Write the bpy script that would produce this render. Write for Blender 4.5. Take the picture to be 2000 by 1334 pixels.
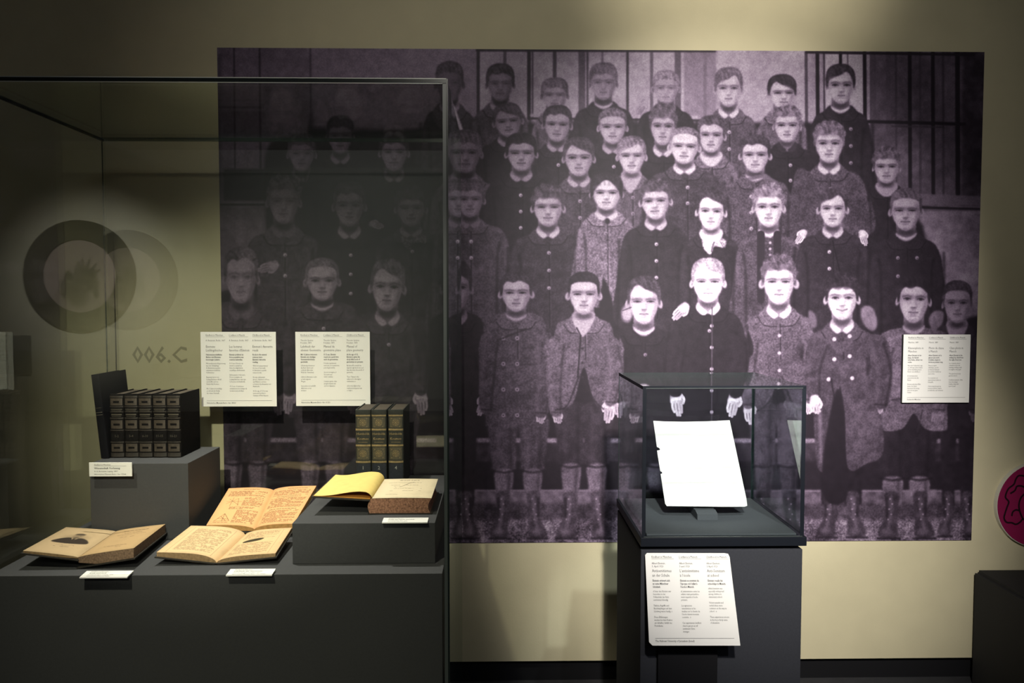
import bpy, bmesh, math, random
import numpy as np
from mathutils import Vector, Matrix

for o in list(bpy.data.objects): bpy.data.objects.remove(o, do_unlink=True)
sc = bpy.context.scene
col = sc.collection

# ================================================================ camera, world, lights, exposure
EYE = 1.40
FPX = 1556.0
YAW, PITCH = math.atan(28/FPX), math.atan(72/FPX)
cam_d = bpy.data.cameras.new('camera'); cam_d.sensor_width = 36; cam_d.lens = FPX/2000*36; cam_d.clip_start = .02
cam = bpy.data.objects.new('camera', cam_d); col.objects.link(cam)
cam.location = (0, 0, EYE); cam.rotation_euler = (math.pi/2-PITCH, 0, -YAW)
sc.camera = cam

w = bpy.data.worlds.new('dim_hall'); sc.world = w; w.use_nodes = True
w.node_tree.nodes['Background'].inputs[0].default_value = (.80, .85, 1.0, 1); w.node_tree.nodes['Background'].inputs[1].default_value = .03

def spot(name, loc, target, power, size, blend, colr, radius=.03):
    d = bpy.data.lights.new(name, 'SPOT'); d.energy = power; d.spot_size = math.radians(size); d.spot_blend = blend; d.color = colr; d.shadow_soft_size = radius
    o = bpy.data.objects.new(name, d); col.objects.link(o); o.location = loc
    o.rotation_euler = (Vector(target)-Vector(loc)).to_track_quat('-Z', 'Y').to_euler()
    return o
spot('spot_mural', (.30, -.60, 2.70), (.77, 2.88, 1.48), 860, 31, 1.0, (1.0, .95, .88), .05)
spot('spot_mural_low', (.20, -.60, 2.60), (.91, 2.88, .74), 740, 31, 1.0, (1.0, .95, .86), .05)
spot('spot_wall_top', (.84, 1.5, 3.05), (.86, 2.88, 2.74), 66, 52, 1.0, (1.0, .93, .80), .05)
spot('spot_spill', (.10, -.9, 2.9), (.42, 2.88, 1.95), 100, 56, 1.0, (1.0, .95, .84), .06)
spot('spot_hall', (-.10, -.63, 2.22), (-.86, 2.88, .98), 420, 26, 1.0, (1.0, .96, .80), .022)
spot('spot_case', (-.90, .25, 3.3), (-.68, 2.05, .70), 300, 33, 1.0, (1.0, .95, .74), .06)
spot('spot_books', (-.93, 2.36, 3.3), (-.66, 2.16, .74), 400, 38, 1.0, (1.0, .95, .87), .035)
spot('spot_page', (.95, .55, 3.1), (.58, 2.17, .97), 215, 12, .6, (1.0, .97, .92), .03)
spot('spot_pedestal', (.75, -1.2, 2.9), (.54, 1.9, .70), 70, 14, 1.0, (.98, .96, 1.0), .03)
spot('spot_fill', (1.0, -3.0, 3.2), (-.7, 2.88, 1.1), 26, 90, 1.0, (.80, .88, 1.0), .25)  # added fill to lift the dark left side, not a lamp of the hall
spot('spot_opposite', (-4.6, -3.4, 3.2), (-5.3, -6.6, 1.72), 1000, 42, 1.0, (1.0, .94, .80), .08)
spot('spot_opposite', (-1.6, -3.2, 3.2), (-1.8, -6.6, 1.6), 190, 110, 1.0, (.92, .94, 1.0), .08)

vs = sc.view_settings
sc.display_settings.display_device = 'sRGB'
vs.view_transform = 'Standard'; vs.look = 'None'; vs.exposure = 0.0; vs.gamma = 1.0; vs.use_curve_mapping = False
sc.cycles.transparent_max_bounces = 32; sc.cycles.max_bounces = 8; sc.cycles.caustics_reflective = False; sc.cycles.caustics_refractive = False
sc.cycles.use_denoising = True

# ================================================================ measuring: photograph pixel + known depth -> point in the room
Rm = cam.rotation_euler.to_matrix()
def ray(px, py): return Rm @ Vector(((px-1000)/FPX, -(py-667)/FPX, -1))
def P(px, py, y):
    r = ray(px, py); t = y/r.y
    return Vector((r.x*t, y, EYE+r.z*t))
def PZ(px, py, z):
    r = ray(px, py); t = (z-EYE)/r.z
    return Vector((r.x*t, r.y*t, z))

# ================================================================ materials
MATS = {}
def new_mat(name):
    m = bpy.data.materials.new(name); m.use_nodes = True; MATS[name] = m
    return m, m.node_tree.nodes, m.node_tree.links, m.node_tree.nodes['Principled BSDF']
def mat(name, rgb, rough=.7, spec=.3, metal=0, noise=0, nscale=60, bump=0, bscale=300):
    m, N, L, b = new_mat(name)
    b.inputs['Roughness'].default_value = rough; b.inputs['Specular IOR Level'].default_value = spec; b.inputs['Metallic'].default_value = metal
    b.inputs['Base Color'].default_value = (*rgb, 1)
    if noise or bump:
        tc = N.new('ShaderNodeTexCoord')
    if noise:
        t = N.new('ShaderNodeTexNoise'); t.inputs['Scale'].default_value = nscale; t.inputs['Detail'].default_value = 5
        r = N.new('ShaderNodeMapRange'); r.inputs[1].default_value = .3; r.inputs[2].default_value = .7; r.inputs[3].default_value = 1-noise; r.inputs[4].default_value = 1+noise
        mx = N.new('ShaderNodeMix'); mx.data_type = 'RGBA'; mx.blend_type = 'MULTIPLY'; mx.inputs[0].default_value = 1; mx.inputs[6].default_value = (*rgb, 1)
        L.new(tc.outputs['Object'], t.inputs['Vector']); L.new(t.outputs['Fac'], r.inputs[0]); L.new(r.outputs[0], mx.inputs[7]); L.new(mx.outputs[2], b.inputs['Base Color'])
    if bump:
        t2 = N.new('ShaderNodeTexNoise'); t2.inputs['Scale'].default_value = bscale; t2.inputs['Detail'].default_value = 3
        bp = N.new('ShaderNodeBump'); bp.inputs['Strength'].default_value = bump; bp.inputs['Distance'].default_value = .002
        L.new(tc.outputs['Object'], t2.inputs['Vector']); L.new(t2.outputs['Fac'], bp.inputs['Height']); L.new(bp.outputs[0], b.inputs['Normal'])
    return m
def glass_mat(name, tint, f0=.04):
    """thin clear sheet: passes light straight through with a faint tint, mirrors by Schlick's law"""
    m = bpy.data.materials.new(name); m.use_nodes = True; N, L = m.node_tree.nodes, m.node_tree.links
    N.remove(N['Principled BSDF']); out = N['Material Output']
    tr = N.new('ShaderNodeBsdfTransparent'); tr.inputs[0].default_value = (*tint, 1)
    gl = N.new('ShaderNodeBsdfGlossy'); gl.inputs['Roughness'].default_value = 0.0; gl.inputs['Color'].default_value = (.95, 1, .97, 1)
    lw = N.new('ShaderNodeLayerWeight'); lw.inputs['Blend'].default_value = .5
    pw = N.new('ShaderNodeMath'); pw.operation = 'POWER'; pw.inputs[1].default_value = 5
    ma = N.new('ShaderNodeMath'); ma.operation = 'MULTIPLY_ADD'; ma.inputs[1].default_value = 1-f0; ma.inputs[2].default_value = f0
    mx = N.new('ShaderNodeMixShader')
    L.new(lw.outputs['Facing'], pw.inputs[0]); L.new(pw.outputs[0], ma.inputs[0]); L.new(ma.outputs[0], mx.inputs[0])
    L.new(tr.outputs[0], mx.inputs[1]); L.new(gl.outputs[0], mx.inputs[2]); L.new(mx.outputs[0], out.inputs[0])
    MATS[name] = m; return m
def print_mat(name, arr, rough=.6, spec=.2):
    """flat print: colours computed above as an array, carried by the sheet's own UV"""
    h, w_ = arr.shape[:2]
    img = bpy.data.images.new(name, w_, h, alpha=False, float_buffer=False)
    px = np.ones((h, w_, 4), np.float32); px[..., :3] = np.clip(arr[::-1], 0, 1)
    img.pixels.foreach_set(px.ravel()); img.update(); img.pack()
    m, N, L, b = new_mat(name)
    t = N.new('ShaderNodeTexImage'); t.image = img; t.interpolation = 'Cubic'; t.extension = 'EXTEND'
    L.new(t.outputs[0], b.inputs['Base Color']); b.inputs['Roughness'].default_value = rough; b.inputs['Specular IOR Level'].default_value = spec
    return m
mat('cream_wall', (.66, .60, .41), .9, .1, noise=.03, nscale=9, bump=.15, bscale=220)
mat('dim_wall', (.52, .50, .44), .9, .1, noise=.03, nscale=9)
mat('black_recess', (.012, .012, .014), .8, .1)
mat('dark_floor', (.06, .06, .065), .6, .3, noise=.15, nscale=20)
mat('ceiling_paint', (.035, .035, .038), .9, .1)
mat('charcoal', (.058, .059, .064), .75, .25, noise=.06, nscale=180, bump=.1, bscale=500)
mat('vitrine_frame', (.008, .010, .015), .5, .15)
mat('glass_edge', (.035, .055, .052), .25, .6)
mat('glass_edge_dark', (.010, .014, .014), .2, .6)
mat('bevel_glint', (.62, .63, .58), .35, .5)  # pale tone puts the glint of the polished glass edge into the colour
mat('edge_grey', (.055, .066, .064), .35, .5)
glass_mat('case_glass', (.945, .952, .935)); glass_mat('vitrine_glass', (.88, .91, .915))
mat('card_white', (.84, .83, .81), .75, .2)
mat('card_edge', (.05, .05, .05), .7, .2)
mat('print_black', (.035, .035, .04), .8, .1)
mat('print_grey', (.16, .16, .17), .8, .1)
mat('print_soft', (.36, .33, .22), .9, .1)
mat('leather_dark', (.010, .009, .009), .7, .02, noise=.3, nscale=90, bump=.3, bscale=260)
mat('leather_panel', (.060, .047, .036), .45, .4, noise=.25, nscale=120)
mat('leather_band', (.036, .030, .025), .4, .5, noise=.25, nscale=120)
mat('dull_gilt', (.075, .064, .048), .45, .5)
mat('cloth_black', (.008, .008, .010), .85, .02, noise=.15, nscale=120)
mat('cloth_green', (.022, .024, .021), .65, .25, noise=.2, nscale=140, bump=.2, bscale=500)
mat('cloth_slate', (.020, .023, .030), .65, .25, noise=.2, nscale=140)
mat('gilt', (.22, .165, .08), .45, .4, metal=.1, noise=.35, nscale=140)
mat('gilt_dim', (.060, .053, .033), .5, .4, noise=.3, nscale=200)
mat('aged_edges', (.36, .24, .13), .8, .15, noise=.25, nscale=160, bump=.5, bscale=700)
mat('speckled_edges', (.33, .17, .11), .8, .15, noise=.5, nscale=220, bump=.4, bscale=700)
mat('orange_edges', (.52, .28, .10), .8, .15, noise=.2, nscale=120)
mat('brown_edges', (.23, .15, .10), .8, .15, noise=.35, nscale=200, bump=.5, bscale=600)
mat('yellow_paper', (.76, .58, .20), .75, .2, noise=.06, nscale=60)
mat('shaded_yellow_paper', (.62, .30, .06), .75, .2)  # yellow endpaper with the shade under the arched leaf painted as orange
mat('board_dark', (.030, .026, .022), .6, .3, noise=.3, nscale=90)
mat('magenta', (.30, .012, .085), .55, .3); mat('disc_white', (.70, .68, .62), .5, .3); mat('ink_line', (.02, .006, .012), .6, .2)
mat('page_white', (.92, .90, .85), .7, .2, noise=.02, nscale=30); mat('page_line', (.55, .50, .47), .8, .1)
mat('ring_dark', (.035, .035, .03), .7, .2); mat('panel_grey', (.16, .17, .16), .7, .2); mat('wood_dark', (.03, .028, .025), .6, .3)

mat('number_grey', (.30, .30, .28), .7, .2)
mat('pedestal_charcoal', (.036, .038, .047), .75, .2, noise=.06, nscale=180, bump=.1, bscale=500)
mat('deck_grey', (.10, .105, .115), .8, .15, noise=.05, nscale=200)
mat('dark_edges', (.085, .070, .055), .8, .1, noise=.35, nscale=200)
mat('charcoal_shaded', (.030, .030, .032), .8, .2, noise=.06, nscale=180)  # charcoal with the weaker light at the right plinth put into its tone

# ================================================================ object helpers
def tag(o, label=None, cat=None, group=None, kind=None):
    if label: o['label'] = label
    if cat: o['category'] = cat
    if group: o['group'] = group
    if kind: o['kind'] = kind
    return o
def empty(name, loc=(0, 0, 0)):
    o = bpy.data.objects.new(name, None); o.empty_display_size = .05; o.location = loc; col.objects.link(o); return o
def link(name, me, m, parent=None, smooth=False):
    if m is not None and not me.materials: me.materials.append(MATS[m] if isinstance(m, str) else m)
    if smooth:
        for p in me.polygons: p.use_smooth = True
    o = bpy.data.objects.new(name, me); col.objects.link(o)
    if parent is not None:
        o.parent = parent; o.matrix_parent_inverse = Matrix.Translation(parent.location).inverted()
    return o
def pydata(name, v, f, m, parent=None, smooth=False, uv=None):
    me = bpy.data.meshes.new(name); me.from_pydata([tuple(x) for x in v], [], f); me.validate(); me.update()
    if uv is not None:
        l = me.uv_layers.new(name='UVMap')
        for p in me.polygons:
            for li, vi in zip(p.loop_indices, p.vertices): l.data[li].uv = uv[vi]
    return link(name, me, m, parent, smooth)
def bm_obj(name, bm, m, parent=None, smooth=False):
    bmesh.ops.recalc_face_normals(bm, faces=bm.faces[:])
    me = bpy.data.meshes.new(name); bm.to_mesh(me); bm.free(); return link(name, me, m, parent, smooth)
def add_box(bm, lo, hi, bev=0, seg=2):
    r = bmesh.ops.create_cube(bm, size=1); vs_ = r['verts']
    for v in vs_: v.co = Vector((lo[i]+(v.co[i]+.5)*(hi[i]-lo[i]) for i in range(3)))
    if bev:
        es = {e for v in vs_ for e in v.link_edges}
        bmesh.ops.bevel(bm, geom=list(es), offset=bev, segments=seg, profile=.5, affect='EDGES')
def box(name, lo, hi, m, parent=None, bev=0, seg=2):
    bm = bmesh.new(); add_box(bm, lo, hi, bev, seg); return bm_obj(name, bm, m, parent)
def prism(name, pts, axis, a, b, m, parent=None):
    """polygon extruded along axis (0 x, 1 y, 2 z) from a to b; pts are the two other coordinates in order"""
    n = len(pts)
    def mk(p, t):
        q = list(p); q.insert(axis, t); return tuple(q)
    v = [mk(p, a) for p in pts]+[mk(p, b) for p in pts]
    f = [tuple(range(n)), tuple(range(2*n-1, n-1, -1))]+[(i, (i+1) % n+0, (i+1) % n+n, i+n) for i in range(n)]
    bm = bmesh.new(); bv = [bm.verts.new(x) for x in v]
    for q in f: bm.faces.new([bv[i] for i in q])
    return bm_obj(name, bm, m, parent)
def struct(name, lo, hi, m, label=None, cat=None):
    o = box(name, lo, hi, m); o['kind'] = 'structure'
    tag(o, label, cat); return o

# lettering: built-in sans font turned into flat mesh
def glyphs(items, xs=1.0):
    """items: (text, x, y, size) -> list of verts and faces in the x/y plane, baseline at y"""
    V, F = [], []
    for t, x, y, size, bd, al in items:
        cu = bpy.data.curves.new('t', 'FONT'); cu.body = t; cu.size = size; cu.resolution_u = 1; cu.space_line = 1.08; cu.offset = bd*size; cu.align_x = al
        ob = bpy.data.objects.new('t', cu); me = ob.to_mesh()
        b0 = len(V)
        V += [(v.co.x*xs+x, v.co.y+y) for v in me.vertices]; F += [tuple(b0+i for i in p.vertices) for p in me.polygons]
        ob.to_mesh_clear(); bpy.data.objects.remove(ob); bpy.data.curves.remove(cu)
    return V, F
def lettering(name, items, M, m, parent, xs=1.0):
    V, F = glyphs(items, xs)
    return pydata(name, [M @ Vector((x, y, 0)) for x, y in V], F, m, parent)
# ---------------------------------------------------------------- print painter (flat prints: class photograph, book pages)
class Canvas:
    def __init__(s, w, h, base, seed=1, hom=None, scale=1.0):
        s.w, s.h, s.hom, s.k = w, h, hom, scale
        s.a = np.full((h, w), base, np.float32)
        s.rng = np.random.default_rng(seed)
        s.n1 = np.clip(s.noise(1), -2, 2); s.n2 = np.clip(s.noise(4), -2, 2); s.n3 = np.clip(s.noise(22), -2, 2)
    def noise(s, r):
        n = s.rng.standard_normal((s.h, s.w)).astype(np.float32)
        n = blur(n, r)
        if r > 1: n = blur(n, r)
        return n/(n.std()+1e-6)
    def pt(s, p):
        p = np.asarray(p, float).reshape(-1, 2)
        if s.hom is None: return p*s.k
        q = np.c_[p, np.ones(len(p))] @ s.hom.T
        return q[:, :2]/q[:, 2:]
    def blend(s, x0, y0, m, v, tweed=0, mot=0, lin=None):
        h, w = m.shape
        sl = (slice(y0, y0+h), slice(x0, x0+w))
        if tweed or mot: v = v*(1+.50*tweed*s.n1[sl]+mot*s.n2[sl]*.32+mot*s.n3[sl]*.5)
        s.a[sl] = s.a[sl]*(1-m)+np.clip(v, .02, 1)*m
    def poly(s, pts, v, soft=1.0, a=1.0, smooth=True, tweed=0, mot=0):
        p = s.pt(pts)
        if smooth: p = catmull(p)
        r = max(0, int(round(soft*s.k)))
        pad = 2*r+2
        x0 = int(max(0, math.floor(p[:, 0].min())-pad)); x1 = int(min(s.w, math.ceil(p[:, 0].max())+pad))
        y0 = int(max(0, math.floor(p[:, 1].min())-pad)); y1 = int(min(s.h, math.ceil(p[:, 1].max())+pad))
        if x1 <= x0 or y1 <= y0: return
        W, H = x1-x0, y1-y0
        d = np.zeros((H, W+1), np.int32)
        q = np.roll(p, -1, 0)
        for (ax, ay), (bx, by) in zip(p, q):
            if ay == by: continue
            if ay > by: ax, ay, bx, by = bx, by, ax, ay
            r0 = max(0, math.ceil(ay-y0-.5)); r1 = min(H-1, math.ceil(by-y0-.5)-1)
            if r1 < r0: continue
            rows = np.arange(r0, r1+1)
            cx = ax+(rows+y0+.5-ay)*(bx-ax)/(by-ay)-x0
            d[rows, np.clip(np.ceil(cx-.5), 0, W).astype(int)] += 1
        m = (np.cumsum(d, 1)[:, :W] & 1).astype(np.float32)
        if r: m = blur(blur(m, r), max(1, r//2))
        s.blend(x0, y0, m*a, v, tweed, mot)
    def ell(s, cx, cy, rx, ry, v, soft=.15, a=1.0, rot=0, tweed=0, mot=0, pw=2.0):
        c = s.pt((cx, cy))[0]; rx, ry = rx*s.k, ry*s.k
        R = max(rx, ry)*1.5+2
        x0, x1 = int(max(0, c[0]-R)), int(min(s.w, c[0]+R+1)); y0, y1 = int(max(0, c[1]-R)), int(min(s.h, c[1]+R+1))
        if x1 <= x0 or y1 <= y0: return
        X = np.arange(x0, x1)[None, :]+.5-c[0]; Y = np.arange(y0, y1)[:, None]+.5-c[1]
        if rot:
            co, si = math.cos(rot), math.sin(rot); X, Y = X*co+Y*si, -X*si+Y*co
        d = (np.abs(X/rx)**pw+np.abs(Y/ry)**pw)**(1/pw)
        m = np.clip((1+soft-d)/(2*soft), 0, 1); m = m*m*(3-2*m)
        s.blend(x0, y0, (m*a).astype(np.float32), v, tweed, mot)
    def line(s, pts, wd, v, soft=.8, a=1.0, smooth=False, tweed=0):
        p = s.pt(pts)
        if smooth and len(p) > 2: p = catmull(p, closed=False)
        wd *= s.k; soft *= s.k; R = wd+soft+1
        x0, x1 = int(max(0, p[:, 0].min()-R)), int(min(s.w, p[:, 0].max()+R+1)); y0, y1 = int(max(0, p[:, 1].min()-R)), int(min(s.h, p[:, 1].max()+R+1))
        if x1 <= x0 or y1 <= y0: return
        X = np.arange(x0, x1)[None, :]+.5; Y = np.arange(y0, y1)[:, None]+.5
        d = np.full((y1-y0, x1-x0), 1e9)
        for (ax, ay), (bx, by) in zip(p[:-1], p[1:]):
            L = (bx-ax)**2+(by-ay)**2+1e-9
            t = np.clip(((X-ax)*(bx-ax)+(Y-ay)*(by-ay))/L, 0, 1)
            d = np.minimum(d, np.hypot(X-ax-t*(bx-ax), Y-ay-t*(by-ay)))
        m = np.clip((wd/2+soft/2-d)/soft, 0, 1)
        s.blend(x0, y0, (m*a).astype(np.float32), v, tweed)
def blur(a, r):
    if r < 1: return a
    for ax in (0, 1):
        n = a.shape[ax]
        pad = [(0, 0), (0, 0)]; pad[ax] = (r+1, r)
        c = np.cumsum(np.pad(a, pad, mode='edge'), ax, dtype=np.float64)
        a = (np.take(c, range(2*r+1, 2*r+1+n), ax)-np.take(c, range(0, n), ax))/(2*r+1)
    return a.astype(np.float32)
def catmull(p, closed=True, n=5):
    p = np.asarray(p, float)
    if closed: P = np.vstack([p[-1:], p, p[:2]])
    else: P = np.vstack([2*p[:1]-p[1:2], p, 2*p[-1:]-p[-2:-1]])
    t = np.linspace(0, 1, n, endpoint=False)[:, None]; out = []
    for i in range(len(P)-3):
        a, b, c, d = P[i:i+4]
        out.append(.5*((2*b)+(c-a)*t+(2*a-5*b+4*c-d)*t*t+(3*b-a-3*c+d)*t**3))
    if not closed: out.append(P[-2:-1])
    return np.vstack(out)

def body(c, b):
    """coat of one boy: shoulders, sleeves, collar, front seam, buttons"""
    cx, top, chin, w = b['h']; H = chin-top
    coat = b.get('coat', .2); tw = b.get('tw', .10); sh = b.get('sh', w*1.12); bot = b.get('bot', chin+3.0*H); bx = b.get('bx', cx)
    so = b.get('so', 1.2)
    sy = chin+.48*H; nk = chin+.02*H
    L = b.get('L', sh); R = b.get('R', sh)
    pts = [(cx-.26*w, nk), (cx-.42*w, chin+.16*H), (bx-.78*L, chin+.30*H), (bx-.98*L, sy+.12*H), (bx-1.06*L, chin+1.0*H), (bx-1.12*L, (chin+bot)/2), (bx-1.1*L, bot),
           (bx+1.1*R, bot), (bx+1.12*R, (chin+bot)/2), (bx+1.06*R, chin+1.0*H), (bx+.98*R, sy+.12*H), (bx+.78*R, chin+.30*H), (cx+.42*w, chin+.16*H), (cx+.26*w, nk)]
    c.poly(pts, coat, so, tweed=tw, mot=.12)
    # sleeve folds and shading
    for sg, Q in ((-1, L), (1, R)):
        x = bx+sg*.74*Q
        c.line([(x+sg*.04*Q, chin+.7*H), (x-sg*.02*Q, chin+1.2*H), (x-sg*.03*Q, bot)], 5, coat*.45, 5, .7, True)
        c.line([(bx+sg*.93*Q, chin+.62*H), (bx+sg*.97*Q, chin+1.3*H)], 7, min(1, coat*1.45), 9, .45)
        c.line([(bx+sg*.35*w, chin+.26*H), (bx+sg*.78*Q, chin+.38*H)], 6, min(1, coat*1.5), 8, .5)
        c.line([(bx+sg*1.08*Q, chin+.55*H), (bx+sg*1.13*Q, bot)], 5, coat*.4, 6, .6)
    c.line([(bx-.5*w, chin+.9*H), (bx-.2*w, chin+1.05*H)], 8, coat*1.35, 10, .3)
    c.line([(bx+.2*w, chin+1.25*H), (bx+.55*w, chin+1.15*H)], 8, coat*.6, 10, .35)
    fs = b.get('front', 1)
    if fs:
        x0 = bx+b.get('fx', .04)*w
        c.line([(x0, chin+.42*H), (x0+1, min(bot, chin+2.6*H))], 2, coat*.45, 2, .8)
        c.line([(x0+3, chin+.42*H), (x0+4, min(bot, chin+2.6*H))], 2, min(1, coat*1.5), 3, .35)
    col = b.get('collar', 'white'); ct = b.get('ct', .78)
    # lapels
    if b.get('lap', 1):
        for sg in (-1, 1):
            c.poly([(cx+sg*.36*w, chin+.04*H), (cx+sg*.62*w, chin+.27*H), (cx+sg*.44*w, chin+.44*H), (cx+sg*.1*w, chin+.46*H), (cx+sg*.2*w, chin+.24*H)], coat*1.2, 1, tweed=tw)
            c.line([(cx+sg*.62*w, chin+.27*H), (cx+sg*.44*w, chin+.44*H), (cx+sg*.08*w, chin+.47*H)], 2, coat*.4, 2.5, .75, True)
    f = b.get('f', .85)
    c.poly([(cx-.27*w, chin-.22*H), (cx-.26*w, chin+.14*H), (cx, chin+.27*H), (cx+.26*w, chin+.14*H), (cx+.27*w, chin-.22*H)], f*.62, 1)
    if col == 'white':
        for sg in (-1, 1):
            c.poly([(cx+sg*.30*w, chin-.01*H), (cx+sg*.36*w, chin+.15*H), (cx+sg*.16*w, chin+.30*H), (cx+sg*.02*w, chin+.23*H), (cx+sg*.16*w, chin+.13*H)], ct, 1)
    elif col == 'stand':
        c.poly([(cx-.32*w, chin+.0*H), (cx-.3*w, chin+.14*H), (cx, chin+.24*H), (cx+.3*w, chin+.14*H), (cx+.32*w, chin+.0*H), (cx+.3*w, chin+.06*H), (cx, chin+.17*H), (cx-.3*w, chin+.06*H)], ct, 1)
    elif col == 'bib':
        c.poly([(cx-.33*w, chin-.02*H), (cx-.4*w, chin+.14*H), (cx-.2*w, chin+.34*H), (cx, chin+.4*H), (cx+.2*w, chin+.34*H), (cx+.4*w, chin+.14*H), (cx+.33*w, chin-.02*H), (cx, chin+.08*H)], ct, 1)
    elif col == 'open':
        c.poly([(cx-.3*w, chin-.05*H), (cx-.34*w, chin+.18*H), (cx-.05*w, chin+.55*H), (cx+.3*w, chin+.18*H), (cx+.3*w, chin-.05*H)], f*.9, 1)
    tie = b.get('tie')
    if tie == 'bow':
        c.poly([(cx-.3*w, chin+.26*H), (cx-.05*w, chin+.35*H), (cx+.3*w, chin+.22*H), (cx+.52*w, chin+.28*H), (cx+.46*w, chin+.46*H), (cx+.12*w, chin+.42*H), (cx-.02*w, chin+.62*H), (cx-.24*w, chin+.5*H)], b.get('ct', .7)*.75, 1, tweed=.2, mot=.3)
        c.line([(cx+.1*w, chin+.32*H), (cx-.0*w, chin+.55*H)], 2, .25, 2, .8); c.line([(cx+.3*w, chin+.28*H), (cx+.4*w, chin+.42*H)], 2, .3, 2, .7)
    elif tie == 'drop':
        c.ell(cx+.03*w, chin+.32*H, .08*w, .08*H, .16, .4)
    # chin shadow on the neck
    c.ell(cx, chin+.03*H, .27*w, .10*H, f*.28, .6, .8)
    bt = b.get('btn', 3); bv = b.get('bv', .72)
    xo = b.get('bo', .04)
    for i in range(bt):
        y = chin+(.66+.44*i)*H
        if y > bot-4: break
        for dx in ((0,) if not b.get('dbl') else (-.3, .3)):
            c.ell(bx+(xo+dx)*w, y, 3.4, 3.4, bv, .5); c.ell(bx+(xo+dx)*w+.6, y+1, 1.3, 1.3, bv*.5, .6)

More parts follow.
